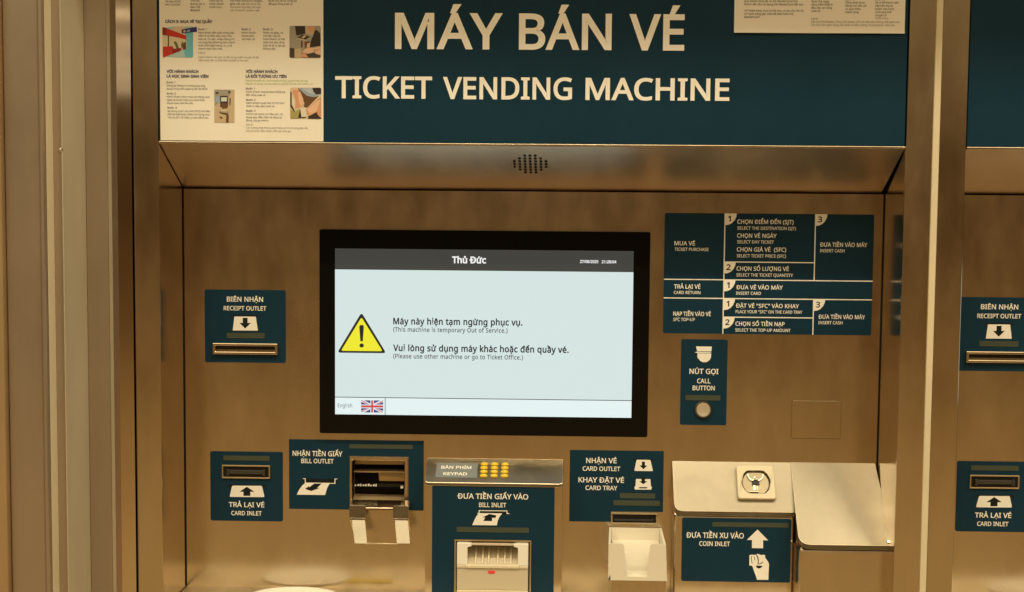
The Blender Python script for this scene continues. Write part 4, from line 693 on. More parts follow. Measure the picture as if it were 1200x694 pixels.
# throat: sloping guide with ribs
mb = MB()
mb.prism([(YB+.0425, gt-.003), (YB+.012, zl+.012), (YB-.006, zl+.0003), (YB+.0425, zl+.0003)], g0+pw+.0003, g1-pw-.0003)
mb.build('acceptor_throat', BEIGE, acc)
mb = MB()
for u in (.16, .30, .42, .60, .74, .86):
    xx = g0+pw+(g1-g0-2*pw)*u
    mb.prism([(YB+.020, gt-.012), (YB+.006, zl+.015), (YB-.0075, zl+.002), (YB+.020, zl+.002)], xx-.0010, xx+.0010)
mb.build('guide_ribs', CREAM, acc)
mb = MB(); mb.box(g0+pw-.001, g1-pw+.001, YB-.006, YB+.022, gt-.0042, gt-.0012); mb.build('throat_bar', BEIGE, acc, bevel=.0005, seg=1)
mb = MB(); mb.prism([(YB-.0125, zl2+.0004), (YB-.0125, zl-.0002), (YB-.0085, zl+.0012), (YB+.01, zl+.0012), (YB+.01, zl2+.0004)], g0+pw*.85, g1-pw*.85); mb.build('acceptor_lip', CREAM, acc, bevel=.0004, seg=1)
for u0, u1 in ((g0, g0+pw*.84), (g1-pw*.84, g1)): MB().box(u0, u1, YB-.0115, YB+.01, zl2+.0003, zl-.0003).build('acceptor_shoulder', CREAM, acc, bevel=.0004, seg=1)
la = R(571.6, 668.9, 580.2, 672.2, YB-.0103)
mb = MB(); mb.plate(rrect(*la, .002, 3), (), YB-.010, YB-.0108); mb.build('status_light', LED, acc)

# --- card outlet and card tray
s1, s2 = R(715.8, 599.4, 777.0, 612.8, YP), R(668.0, 527.6, 776.6, 612.6, YP)
poly = [(s2[0], s2[3]), (s2[0], s2[2]), (s1[0], s2[2]), (s1[0], s1[3]), (s2[1], s1[3]), (s2[1], s2[3])]
p = sticker('card_outlet_panel', 0, 0, 0, 0, poly=poly)
YQ = YP-.0003
(Letters().px('NHẬN VÉ', 686.8, 722.7, 542.7, 6.2, YQ, bold=14).px('CARD OUTLET', 682.8, 726.8, 551.7, 5.3, YQ, bold=13)
 .px('KHAY ĐẶT VÉ', 677.8, 731.3, 565.3, 6.2, YQ, bold=14).px('CARD TRAY', 686.1, 723.4, 574.3, 5.4, YQ, bold=13)).build('lettering', WHITE, p)
flat(p, 'pictogram', [(1, [(742.8, 537.9), (765.8, 538.1), (765.8, 540.0), (742.8, 539.8)]),
     (0, rounded_tri([(746.0, 538.9), (743.2, 552.0), (765.2, 552.2), (762.2, 539.0)], 1.4)), (1, arrow(754.0, 545.6, 9.0, 8.8, 'down', .40, .5))], [WHITE, DARKBLUE], YQ)
flat(p, 'tray_pictogram', [(0, [(745.4, 561.4), (762.2, 561.6), (762.8, 570.4), (764.0, 570.6), (763.0, 574.0), (744.0, 573.8), (743.4, 570.4), (744.6, 570.2)]),
     (1, [(748.6, 570.9), (758.6, 571.0), (757.8, 572.5), (749.4, 572.4)]), (1, arrow(753.8, 564.4, 9.4, 6.4, 'down', .42, .55)),
     (1, [(751.2, 559.9), (756.2, 559.9), (756.2, 561.9), (751.2, 561.9)])], [WHITE, DARKBLUE], YQ)
strip(p, 726.6, 577.8, 767.7, 584.4); strip(p, 719.0, 586.2, 773.4, 593.0)
a, e = slot_frame(p, 715.9, 600.0, 770.4, 614.4, 2.0, Y=-.0001, deep=.0035, bev=.0006)
mb = MB(); zc = (a[2]+a[3])/2
mb.box(a[0]+.005, a[1]-.006, -.0035, -.0009, zc-.004, zc-.0015); mb.build('card_mouth_lip', mat('grey_reader_plastic', (.05, .047, .042), .3), p)
# white moulded tray
yt0, yt1 = -.003, -.088
T0 = W(714.0, 617.8, yt0); T1 = W(775.3, 618.0, yt0)
B0 = W(713.2, 637.2, yt1); B1 = W(780.4, 637.4, yt1); Bz = W(747, 680.6, yt1).z
C0, C1 = W(712.7, 680.6, yt1).x, W(781.7, 680.6, yt1).x
fz = B0.z; tz = T0.z; th = .0035
n0, n1 = W(731.5, 645, yt1).x, W(761.8, 645, yt1).x
m0, m1 = W(735.0, 676, yt1).x, W(758.4, 676, yt1).x
tray = MB()
def xl(y, z):   # outer left / right walls lean slightly
    k = (y-yt0)/(yt1-yt0)
    return T0.x+(B0.x-T0.x)*k, T1.x+(B1.x-T1.x)*k
bx = xl(yt0, 0); fxx = (B0.x, B1.x)
def zr(y): return tz+(fz-tz)*(y-yt0)/(yt1-yt0)
# outer walls as thick sheets
def slab(mb, q, nrm, t):
    q = [Vector(v) for v in q]; n = Vector(nrm)*t
    vs = q+[v+n for v in q]
    mb.add(vs, [(3,2,1,0),(4,5,6,7),(0,1,5,4),(1,2,6,5),(2,3,7,6),(3,0,4,7)])
tb = MB()
slab(tb, [(bx[0], yt0, tz), (fxx[0], yt1, fz), (C0, yt1, Bz), (bx[0], yt0, Bz+.004)], (1, 0, 0), th)
slab(tb, [(fxx[1], yt1, fz), (bx[1], yt0, tz), (bx[1], yt0, Bz+.004), (C1, yt1, Bz)], (-1, 0, 0), th)
tb.box(bx[0]+th, bx[1]-th, yt0-th, yt0, Bz+.004, tz-.0002)
# front plate with the finger notch
zn = W(747, 676.0, yt1).z
front = [(B0.x, fz), (C0, Bz), (C1, Bz), (B1.x, fz), (n1+.003, fz), (n1, fz-.0035), (n1-.0005, W(747, 645, yt1).z), (m1, zn), (m0, zn), (n0+.0005, W(747, 645, yt1).z), (n0, fz-.0035), (n0-.003, fz)]
tb.plate(front, (), yt1+th, yt1, back=True)
tb.box(C0+th, C1-th, yt1+th, yt0-th, Bz+.0005, Bz+.0045)
# sloping card ramp inside
tb.prism([(yt0-th, tz-.020), (yt1+.030, W(747, 648, yt1+.03).z), (yt1+.020, zn+.004), (yt1+th, zn), (yt1+th, Bz+.0045), (yt0-th, Bz+.0045)], bx[0]+th+.001, bx[1]-th-.001)
ctray = tb.build('card_tray', textured('tray_plastic', (.80, .755, .64), .30, 0, (400, 400, 400), .02, .04), machine, bevel=.0009, seg=2)
ba = R(716.4, 682, 779, 760, -.07)
MB().box(ba[0], ba[1], -.078, -.0005, z_sill+.001, Bz-.0006).build('tray_bracket', STEEL, ctray, bevel=.0012)

# --- call button
p = sticker('call_button_panel', 798.6, 397.6, 851.0, 498.6)
flat(p, 'pictogram', [(0, [(815.6, 406.0), (834.2, 406.3), (833.6, 412.0), (817.0, 411.7)]),
     (0, [(813.9, 413.2), (816.8, 412.2), (833.6, 412.9), (833.5, 413.9), (816.6, 413.7)]),
     (0, [(817.2, 414.2), (833.4, 414.4), (833.2, 419.0), (831.4, 422.4), (827.6, 424.6), (823.6, 424.6), (820.4, 422.9), (818.6, 420.4), (817.2, 420.2), (817.9, 418.4), (816.6, 418.0), (817.6, 416.4)])], [WHITE, DARKBLUE], YQ)
Letters().px('NÚT GỌI', 807.9, 841.9, 438.2, 6.2, YQ, bold=14).px('CALL', 816.9, 832.5, 449.2, 5.5, YQ, bold=13).px('BUTTON', 811.6, 837.6, 457.4, 5.5, YQ, bold=13).build('lettering', WHITE, p)
strip(p, 803.3, 463.0, 844.2, 469.6)
def lathe(mb, c, prof, k=32):
    n = len(prof)
    vs = [(c[0]+r_*math.cos(2*math.pi*i/k), y_, c[2]+r_*math.sin(2*math.pi*i/k)) for r_, y_ in prof for i in range(k)]
    fs = [(j*k+i, j*k+(i+1)%k, (j+1)*k+(i+1)%k, (j+1)*k+i) for j in range(n-1) for i in range(k)]+[tuple(range((n-1)*k, n*k))]
    mb.add(vs, fs)
c = W(824.2, 480.5, YP-.004); r = 10.0*PX
mb = MB(); lathe(mb, c, [(r, YP), (r, YP-.0028), (r*.95, YP-.0036), (r*.86, YP-.0036), (r*.84, YP-.0022)])
bt = mb.build('call_button', LEDGE, p)
mb = MB(); lathe(mb, c, [(r*.82, YP-.001), (r*.82, YP-.0045), (r*.77, YP-.0054), (r*.60, YP-.0050), (r*.40, YP-.0045), (r*.20, YP-.0042), (r*.02, YP-.0041)])

mb.build('button_cap', textured('spun_silver', (.72, .66, .54), .38, .55, (90, 90, 90), .05, .05), p)

# --- instructions panel
p = sticker('instruction_panel', 779.3, 249.6, 1020.9, 393.2)
ip = R(779.3, 249.6, 1020.9, 393.2, YP)
def X(px, py=320): return W(px, py, YQ).x
def Zp(px, py): return W(px, py, YQ).z
v1, v2 = X(848.4), X(954.7, 300)
h1, h2 = Zp(900, 328.5), Zp(900, 350.4); h3 = Zp(900, 307.5); h4 = Zp(900, 372.2)
mb = MB(); w = .0008
mb.plate(rect(ip[0], ip[1], h1-w, h1+w), (), None, YQ); mb.plate(rect(ip[0], ip[1], h2-w, h2+w), (), None, YQ)
mb.plate(rect(v1-w, v1+w, ip[2], ip[3]), (), None, YQ-2e-5)
mb.plate(rect(v2-w, v2+w, h1, ip[3]), (), None, YQ-2e-5); mb.plate(rect(v2-w, v2+w, ip[2], h2), (), None, YQ-2e-5)
mb.plate(rect(v1, v2, h3-w, h3+w), (), None, YQ-4e-5); mb.plate(rect(v1, v2, h4-w, h4+w), (), None, YQ-4e-5)
mb.build('ruled_lines', WHITE, p)
s_ = 13.6*PX
for nm, x_, z_ in (('1', v1, ip[3]), ('2', v1, h3), ('1', v1, h2+(h1-h2)), ('1', v1, h2), ('2', v1, h4), ('3', v2, ip[3]), ('3', v2, h2)):
    pts = [(x_, z_), (x_, z_-s_), (x_+s_*.30, z_-s_*.97), (x_+s_*.58, z_-s_*.84), (x_+s_*.82, z_-s_*.58), (x_+s_*.95, z_-s_*.30), (x_+s_, z_)]
    MB().plate(pts, (), None, YQ-6e-5).build('number_tab', WHITE, p)
    wd_ = s_*(.24 if nm == '1' else .36)
    Letters().put(nm, x_+s_*.36-wd_*.5+s_*.02, x_+s_*.36+wd_*.5+s_*.02, z_-s_*.70, s_*.50, bold=20, Y=YQ-1e-4).build('number', DARKBLUE, p)
L = Letters()
for t, xa, xb, base, cap in (
    ('MUA VÉ', 790.3, 814.5, 287.6, 5.0), ('TRẢ LẠI VÉ', 789.8, 820.8, 338.3, 5.0), ('NẠP TIỀN VÀO VÉ', 788.9, 833.0, 370.2, 5.0),
    ('CHỌN ĐIỂM ĐẾN (SJT)', 864.0, 930.0, 262.3, 4.9), ('CHỌN VÉ NGÀY', 863.8, 910.0, 278.6, 4.9), ('CHỌN GIÁ VÉ  (SFC)', 863.4, 921.2, 294.8, 4.9),
    ('CHỌN SỐ LƯỢNG VÉ', 863.1, 924.4, 317.2, 4.9), ('ĐƯA VÉ VÀO MÁY', 862.7, 917.2, 339.1, 4.9), ('ĐẶT VÉ "SFC" VÀO KHAY', 862.2, 936.2, 360.7, 4.9),
    ('CHỌN SỐ TIỀN NẠP', 861.8, 919.4, 381.8, 4.9), ('ĐƯA TIỀN VÀO MÁY', 960.8, 1016.2, 289.2, 4.9), ('ĐƯA TIỀN VÀO MÁY', 959.0, 1013.7, 373.7, 4.9)):
    L.px(t, xa, xb, base, cap, YQ-4e-5, bold=12)
for t, xa, xb, base in (
    ('TICKET PURCHASE', 790.6, 830.3, 294.0), ('CARD RETURN', 789.6, 820.8, 344.6), ('SFC TOP-UP', 788.9, 814.3, 376.2),
    ('SELECT THE DESTINATION (SJT)', 864.0, 932.7, 269.2), ('SELECT DAY TICKET', 863.8, 906.8, 285.3), ('SELECT TICKET PRICE (SFC)', 863.4, 921.0, 301.7),
    ('SELECT THE TICKET QUANTITY', 862.9, 929.2, 324.0), ('INSERT CARD', 862.4, 891.6, 345.5), ('PLACE YOUR "SFC" ON THE CARD TRAY', 862.0, 940.1, 367.1),
    ('SELECT THE TOP-UP AMOUNT', 861.6, 926.3, 388.6), ('INSERT CASH', 960.8, 989.6, 295.7), ('INSERT CASH', 958.8, 987.3, 380.0)):
    L.px(t, xa, xb, base, 3.7, YQ-4e-5, bold=9)
L.build('lettering', WHITE, p)

# --- coin inlet housing
YC = -.045
cx0, cx1 = W(789.6, 640, YC).x, W(930.6, 640, YC).x
ck, cf = W(856, 541.2, 0).z, W(860, 599.6, YC).z
cb = MB().box(cx0+.0006, cx1-.0006, YC+.002, -.0003, z_sill+.001, cf-.0070).build('coin_inlet_housing', STEEL, machine, bevel=.0045, seg=3)
cl = slope_plate('coin_ledge', (cx0, -.0003, ck), (cx1, -.0003, ck), (cx1, YC-.001, cf), (cx0, YC-.001, cf), .014, .004, .0075, .0034, machine, LEDGE)
MB().prism([(-.0004, ck-.006), (YC+.003, cf-.0072), (-.0004, cf-.0072)], cx0+.001, cx1-.001).build('ledge_backing', STEEL, cl)
p0 = Vector((0, YC-.001, cf)); cv = (Vector((0, -.0003, ck))-p0).normalized(); cn = Vector((0, -cv.z, cv.y))
if cn.z < 0: cn = -cn
cc = on_plane(885.2, 567.0, p0, cn)
def cpt(u, v, h): return cc+Vector((1, 0, 0))*u+cv*v+cn*h
def lift(pts, h): return [cpt(u, v, h) for u, v in pts]
def ringed(mb, loops, cap=True):
    n = len(loops[0]); k = len(mb.v); vs = [v for l in loops for v in l]
    fs = [(j*n+i, j*n+(i+1)%n, (j+1)*n+(i+1)%n, (j+1)*n+i) for j in range(len(loops)-1) for i in range(n)]
    if cap: fs.append(tuple(range((len(loops)-1)*n, len(loops)*n)))
    mb.add(vs, fs)
hw, hh = 22.4*PX*.985, 20.4*PX*1.02
def sq(s_, r_=.004): return rrect(-hw*s_, hw*s_, -hh*s_, hh*s_, r_, 4)
def barrel(s_, n=20):
    pts = []
    R_ = 17.2*PX*s_; cut = 14.4*PX*s_
    for i in range(n):
        t = 2*math.pi*(i+.5)/n-.75*math.pi; pts.append((R_*math.cos(t), max(-cut, min(cut, R_*math.sin(t)))))
    return pts
mb = MB(); ringed(mb, [lift(sq(1), -.0005), lift(sq(1), .0062), lift(sq(.975), .0076), lift(sq(.95), .0080)], False)
o20 = sq(.95)
loop = barrel(1.0)
ringed(mb, [lift(o20, .0080), lift([q for q in loop], .0080), lift(barrel(.98), .0062)], False)
bez = mb.build('coin_slot_bezel', CREAM, cl)
mb = MB(); 
prof = [(.98, .0066), (.93, .0040), (.88, .0030), (.28, .0026)]
ringed(mb, [lift(barrel(s_), h) for s_, h in prof])
mb.build('coin_cup', mat('clear_polished_cup', (.25, .215, .155), .22, .9), bez)
mb = MB()
def blk(u0, u1, v0, v1, h0, h1):
    vs = [cpt(u, v, h) for h in (h0, h1) for u, v in ((u0, v0), (u1, v0), (u1, v1), (u0, v1))]
    mb.add(vs, [(4,5,6,7),(0,1,5,4),(1,2,6,5),(2,3,7,6),(3,0,4,7)])
blk(-.0058, .0056, -.0034, .0036, .0028, .0048)
mb.build('coin_slot', BLACK, bez)
mb = MB(); blk(-.0042, -.0006, -.0135, -.0038, .0026, .0048); blk(.0012, .0026, -.0135, -.0038, .0026, .0044); blk(-.0110, .0040, -.0160, -.0140, .0030, .0056); blk(-.0040, .0036, .0046, .0066, .003, .0062); blk(-.0030, .0010, .0072, .0100, .0036, .0066)  # chrome slot pieces; the lowest wide block draws a highlight
mb.build('coin_guide_glint', CHROME, bez, bevel=.0006, seg=2)
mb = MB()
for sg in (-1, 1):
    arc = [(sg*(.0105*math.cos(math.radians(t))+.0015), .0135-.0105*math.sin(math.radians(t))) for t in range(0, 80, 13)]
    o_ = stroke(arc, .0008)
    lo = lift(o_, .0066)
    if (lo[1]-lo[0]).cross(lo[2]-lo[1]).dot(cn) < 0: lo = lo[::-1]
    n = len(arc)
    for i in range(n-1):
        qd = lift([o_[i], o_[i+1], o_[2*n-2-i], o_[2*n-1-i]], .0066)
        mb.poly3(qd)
mb.build('cup_rim_highlight', CHROME, bez).name = 'cup_highlight'  # chrome arcs draw highlights inside the cup
p = sticker('coin_inlet_panel', 799.6, 606.6, 925.8, 683.0, Y=YC+.002)
YCP = YC+.002+YP-.0003
Letters().px('ĐƯA TIỀN XU VÀO', 804.1, 871.6, 630.2, 6.6, YCP, bold=14).px('COIN INLET', 819.4, 855.4, 639.7, 5.5, YCP, bold=13).build('lettering', WHITE, p)
strip(p, 834.8, 611.8, 924.0, 618.4, YC+.002+YP)
flat(p, 'pictogram', [(0, [(887.7, 620.6), (875.2, 632.8), (881.2, 632.9), (881.2, 642.4), (894.2, 642.6), (894.2, 633.2), (900.2, 633.4)]),
    (0, [(878.3, 650.6), (881.6, 650.1), (884.6, 650.6), (886.2, 649.4), (889.0, 649.2), (891.4, 650.6), (894.6, 650.2), (896.6, 650.8), (896.6, 653.6), (898.6, 656.2), (900.4, 658.8), (901.2, 661.4), (900.9, 667.0), (900.4, 679.7), (887.2, 679.5), (885.6, 674.6), (883.4, 668.8), (881.4, 663.0), (878.1, 662.8)]),
    (1, [(885.9, 650.0), (886.8, 649.7), (888.6, 653.2), (889.2, 657.2), (888.6, 662.0), (887.7, 661.8), (888.1, 657.0), (887.4, 653.6)]),
    (1, [(885.6, 663.0), (893.6, 663.1), (892.4, 664.9), (890.6, 666.2), (888.4, 666.2), (886.6, 665.0)]),
    (1, [(889.2, 660.6), (892.0, 659.8), (894.2, 658.2), (894.6, 658.8), (892.4, 660.6), (889.4, 661.4)]),
    (1, [(880.6, 651.6), (881.2, 651.5), (880.8, 655.6), (881.8, 660.4), (881.2, 660.5), (880.1, 655.8)]),
    (1, [(883.6, 652.4), (884.2, 652.2), (884.8, 656.8), (884.2, 656.9)])], [WHITE, DARKBLUE], YCP)

# --- sloping ledge at the right end
YR = -.09
rx0 = W(936.0, 650, YR).x; rx1 = xr0+.0005
rx1 = W(1047.4, 660, YR).x
rk, rf = W(978, 542.4, 0).z, W(990, 639.0, YR).z
zz = z_sill+.001
MB().box(rx0+.001, rx1-.001, YR+.002, -.0004, zz, rf-.0070).build('end_housing', STEEL, machine, bevel=.005, seg=3)
xb0, xb1 = W(926.4, 541.6, 0).x, fx1-.0035
endl = slope_plate('end_ledge', (xb0, -.0003, rk), (xb1, -.0003, rk), (rx1, YR, rf), (rx0, YR, rf), .019, .004, .0075, .0034, machine, LEDGE)
mb = MB(); vs = [(xb0+.001, -.0005, rk-.008), (rx0+.004, YR+.004, rf-.007), (xb0+.001, -.0005, rf-.007), (xb1-.001, -.0005, rk-.008), (rx1-.001, YR+.004, rf-.007), (xb1-.001, -.0005, rf-.007)]
mb.add(vs, [(0,1,2),(5,4,3),(0,3,4,1),(1,4,5,2),(2,5,3,0)]); mb.build('ledge_backing', STEEL, endl)
mb = MB(); sc_ = W(1041.0, 636.5, YR+.004)
sn_ = (Vector((rx1, YR, rf))-Vector((rx0, YR, rf))).cross(Vector((xb0, -.0003, rk))-Vector((rx0, YR, rf))).normalized()
sp2 = on_plane(1040.6, 635.4, Vector((rx0, YR, rf)), sn_)
su = Vector((1, 0, 0)); sv = sn_.cross(su)
for j in range(1):
    n = 14; vs = [sp2+su*r_*math.cos(2*math.pi*i/n)+sv*r_*math.sin(2*math.pi*i/n)+sn_*h for r_, h in ((.0028, -.0004), (.0028, .0012), (.0016, .0022)) for i in range(n)]
    mb.add(vs, [(q*n+i, q*n+(i+1)%n, (q+1)*n+(i+1)%n, (q+1)*n+i) for q in range(2) for i in range(n)]+[tuple(range(2*n, 3*n))])
mb.build('screw_head', CHROME, endl)
# --- sill along the bottom
MB().box(xl1+.001, xr0-.001, YF-.002, .02, z_sill-.03, z_sill).build('bottom_sill', textured('bright_sill_steel', (.66, .58, .43), .42, 1.0, (90, 90, 90), .12, .06, smear=(2, 2, 2), grain=.1), machine, bevel=.002)
MB().box(xl1+.001, xr0-.001, YF+.004, .02, Z_LOW, z_sill-.0302).build('lower_cabinet', STEEL, machine)
# white moulded coin return dish and a yellow strip lying at the edge of the frame
mb = MB()
dc = W(347, 692, -.035); dr = (.074, .050)
pro = [(1.0, 0), (1.0, .0016), (.97, .0034), (.90, .0034), (.80, .0016), (.3, .001)]
n = 40
vs = [(dc.x+dr[0]*s_*math.cos(2*math.pi*i/n), -.0545+dr[1]*s_*math.sin(2*math.pi*i/n), z_sill+.0003+h) for s_, h in pro for i in range(n)]
mb.add(vs, [(j*n+i, j*n+(i+1)%n, (j+1)*n+(i+1)%n, (j+1)*n+i) for j in range(len(pro)-1) for i in range(n)]+[tuple(range((len(pro)-1)*n, len(pro)*n))])
mb.build('return_dish', IVORY, machine, smooth=True)
ya = W(394, 693, -.02).x, W(455, 693, -.02).x
MB().box(ya[0], ya[1], -.050, -.030, z_sill+.0003, z_sill+.0012).build('yellow_strip', mat('yellow_vinyl', (.62, .48, .04), .4), machine)

# ================================================================ COPY: the neighbouring machine
def copy_tree(o, parent=None):
    c = o.copy(); COL.objects.link(c)
    if parent is not None:
        c.parent = parent
        c.matrix_parent_inverse = o.matrix_parent_inverse.copy()
    for ch_ in list(o.children): copy_tree(ch_, c)
    return c
off = W(1123.0, 347.3, YP).x - W(239.7, 339.3, YP).x
m2 = copy_tree(machine); m2.location = (off, 0, 0)
m2['label'] = 'neighbouring steel ticket machine at the right, only its left strip in view'

# --- sealant between the two machines
sa, sb = xr1+.0003, xl0+off-.0003
tag(MB().box(sa, sb, YF+.0015, .02, Z_LOW, Z_TOP).build('sealant_strip', SEAL_LIT), 'narrow cream sealant strip filling the joint between the two ticket machines', 'sealant strip')

# ================================================================ POSTERS on the header
YPO = YS-.0010
pc = R(186.2, -40, 379.0, 165.9, YPO)
pw_ = MB(); nx = 12; nz = 14
def curl(u, v): return -.0009*abs(math.sin(3.1*u+.5))*(1-v)*.6
def paper(x0, x1, z0, z1, name, curl_amp):
    mb = MB(); vs = []; fs = []
    for j in range(nz+1):
        for i in range(nx+1):
            u, v = i/nx, j/nz
            edge = max(0, (.12-v)/.12)**2
            vs.append((x0+(x1-x0)*u, YPO-curl_amp*edge*(.4+.6*math.sin(5*u+1)**2), z0+(z1-z0)*v))
    for j in range(nz):
        for i in range(nx): fs.append((j*(nx+1)+i, j*(nx+1)+i+1, (j+1)*(nx+1)+i+1, (j+1)*(nx+1)+i))
    k = len(vs); vs += [(v[0], v[1]+.0003, v[2]) for v in vs]; fs += [tuple(i+k for i in reversed(f)) for f in fs]
    mb.add(vs, fs)
    return mb.build(name, PAPER)
po = paper(*pc, 'notice_poster', 0.0)
tag(po, 'pale paper notice with four small photos stuck at the left end of the header', 'poster', 'paper notices on the header')
Yt = YPO-.0004
L = Letters()
for t, a_, b_, base in (('CÁCH 3: MUA VÉ TẠI QUẦY', 193.5, 248.8, 27.0), ('VỚI HÀNH KHÁCH', 195.3, 232.5, 85.6), ('LÀ HỌC SINH SINH VIÊN', 195.3, 244.2, 91.1),
                      ('VỚI HÀNH KHÁCH', 288.0, 325.0, 85.6), ('LÀ ĐỐI TƯỢNG ƯU TIÊN', 288.0, 335.8, 91.2)):
    L.px(t, a_, b_, base, 3.5, Yt, bold=24)
L.build('heading', NAVY, po)
L = Letters()
def para(x, y, rows_, mi=0, cap=2.1, bold=4):
    for k, (t, w_) in enumerate(rows_):
        L.px(t, x, x+w_, y+3.75*k+1.0, cap, Yt, bold=bold, mi=mi)
para(193.8, 1.7, [('Từ app HCMC', 18.5), ('Nơi ra HCMC', 17.5)])
para(222.9, .9, [('Thao tác', 11), ('dùng từ ô', 17), ('Đặt chỗ', 11.5)]); para(222.9, 12.0, [('dùng từ', 11.5)], bold=14)
para(245.3, .9, [('Chọn loại vé', 15.5), ('hành khách', 17), ('muốn mua', 14)])
para(269.6, .9, [('Xác nhận thông tin chuyến,', 38), ('giá vé và', 17)]); para(287.5, 4.7, [('mua vé tại đây', 18)], 1); para(269.6, 8.4, [('Chọn thanh toán bằng một ngân', 36), ('và thanh toán vé', 34)], 1)
para(314.8, .9, [('Quét mã vé tại cổng ga', 33), ('để qua cổng soát vé', 28)])
para(232.6, 34.4, [('Bước 1', 9.6)], 2, bold=12); para(283.2, 34.4, [('Bước 2', 10.4)], 2, bold=12); para(308.4, 34.4, [('Bước 3', 11)], 2, bold=12)
para(232.6, 38.4, [('Hành khách đến quầy thông báo', 41.8), ('điểm đi và điểm đến, nhân viên', 39), ('bán vé. Tư vấn, nhập thông tin', 42), ('và cung cấp phương thức thanh', 42.6), ('toán (thẻ ngân hàng, ví,...) và', 39), ('thanh toán tiền mặt.', 28)])
para(232.6, 62.0, [('Lưu ý:', 8)]); para(232.6, 67.0, [('Hành khách cần giữ vé để trong suốt chuyến đi để', 70.4), ('kiểm soát viên có thể kiểm tra bất cứ lúc nào', 58)], 1)
para(283.2, 38.4, [('Hành khách', 16.4), ('thanh toán', 14.6), ('và nhận vé', 15.4)])
para(308.4, 38.4, [('Nhận vé giấy, có', 23.4), ('mã QR, nếu là', 20), ('hành khách có thể', 25.2), ('quét mã vào cổng', 24.6), ('soát vé và ra vào ga', 25.6), ('không dây.', 15)])
para(195.4, 96.6, [('Bước 1', 10)], 2, bold=12); para(195.4, 100.4, [('Đăng ký thông tin thông qua ứng', 45), ('dụng Trung tâm quản lý Hồ Chí Minh', 47.6)])
para(195.6, 109.7, [('Bước 2', 10.4)], 2, bold=12); para(195.6, 113.4, [('Hành khách chọn mua vé tháng qua', 49.8), ('ngày và thanh toán qua hình thức', 44.6), ('thanh toán thẻ liên kết.', 31)])
para(196.2, 126.3, [('Bước 3', 11)], 2, bold=12); para(196.2, 130.2, [('Sử dụng quét vào thẻ CCCD khi đến', 50), ('tất thẻ bắt buộc kiểm tra trong mục', 50), ('"Vé của tôi" rồi nhấn vị trạm để đi tàu.', 48.4)])
para(288.0, 94.4, [('Người khuyết tật, hành khách trong, người trên 60 tuổi', 73), ('Người có công, trẻ em dưới 6 tuổi', 46)], 3); para(334.8, 98.1, [('sử dụng căn cước, v.v', 32.0)], 3)
para(288.2, 103.8, [('Bước 1', 10.4)], 2, bold=12); para(288.2, 107.6, [('Hành khách mang theo CCCD và', 45.6), ('đến cổng soát vé.', 23.4)])
para(288.4, 117.0, [('Bước 2', 11)], 2, bold=12); para(288.4, 120.7, [('Hành khách quét thẻ CCCD trên', 44.6), ('thiết bị đầu đọc soát vé', 33)])
para(288.4, 129.9, [('Bước 3', 11)], 2, bold=12); para(288.4, 133.7, [('CCCD mở khoá có hiệu lực, sử', 43), ('dụng quy điều kiện và cổng tự', 42), ('động cửa ga metro.', 26.6)])
para(288.4, 146.0, [('Lưu ý:', 8)]); para(288.4, 149.7, [('Các trường hợp không quét được vé thì sẽ cùng yêu cầu', 72.4), ('hỗ trợ trực tiếp nhân viên tại nhà ga', 52)], 1)
L.build('lettering', [INK, GREY, STEPINK, GREEN], po)
# the four small printed photos
def C(n_, c): return mat('print_'+n_, c, .6, spec=.2)
CR, CC, CW_, CN, CK = C('red', (.52, .045, .03)), C('cyan', (.16, .50, .62)), C('cream', (.66, .56, .40)), C('indigo', (.04, .04, .20)), C('black', (.045, .035, .03))
CG, CS, CB, CO, CGN, CT, CBR = C('grey', (.36, .33, .28)), C('skin', (.66, .34, .20)), C('shirt_blue', (.32, .40, .52)), C('olive', (.38, .34, .13)), C('leaf', (.12, .16, .07)), C('tan', (.56, .44, .29)), C('brown', (.14, .075, .035))
CPC = C('pale_cyan', (.42, .58, .58)); CDR = C('dark_red', (.27, .03, .02)); CSL = C('light_skin', (.76, .50, .35)); CLB = C('screen_pale', (.62, .68, .60))
def photo(x, y, s_, polys, mats):
    flat(po, 'printed_photo', [(mi, [(x+a/s_, y+b/s_) for a, b in pts]) for mi, pts in polys], mats, Yt)
photo(185, 25, 14.76, [
  (9, [(330,90),(600,90),(608,105),(610,600),(590,632),(240,620),(80,600),(80,110)]),
  (1, [(420,210),(608,150),(608,620),(470,625)]),
  (8, [(330,90),(470,90),(470,250),(200,160)]),
  (2, [(78,250),(490,300),(500,470),(90,600)]),
  (0, [(78,100),(150,120),(490,250),(490,320),(380,290),(140,245),(78,235)]),
  (6, [(78,100),(150,120),(150,244),(78,235)]),
  (4, [(172,245),(192,250),(192,440),(172,440)]),
  (0, [(85,440),(250,432),(400,470),(400,510),(90,630)]),
  (6, [(250,432),(410,470),(400,510),(250,570)]),
  (5, [(270,360),(310,345),(345,400),(360,460),(330,480),(300,420)]),
  (5, [(400,400),(435,340),(450,440),(410,470)]),
  (7, [(440,380),(485,350),(490,480),(430,500)]),
  (2, [(255,440),(300,420),(320,470),(280,480)]),
  (3, [(408,150),(430,140),(670,95),(680,180),(440,212),(415,205)]),
  (10, [(440,165),(475,150),(480,190),(445,195)]),
  (11, [(500,160),(560,148),(560,175),(500,188)])], [CR, CC, CW_, CN, CK, CGN, CDR, CBR, CW_, CPC, CSL, CB])
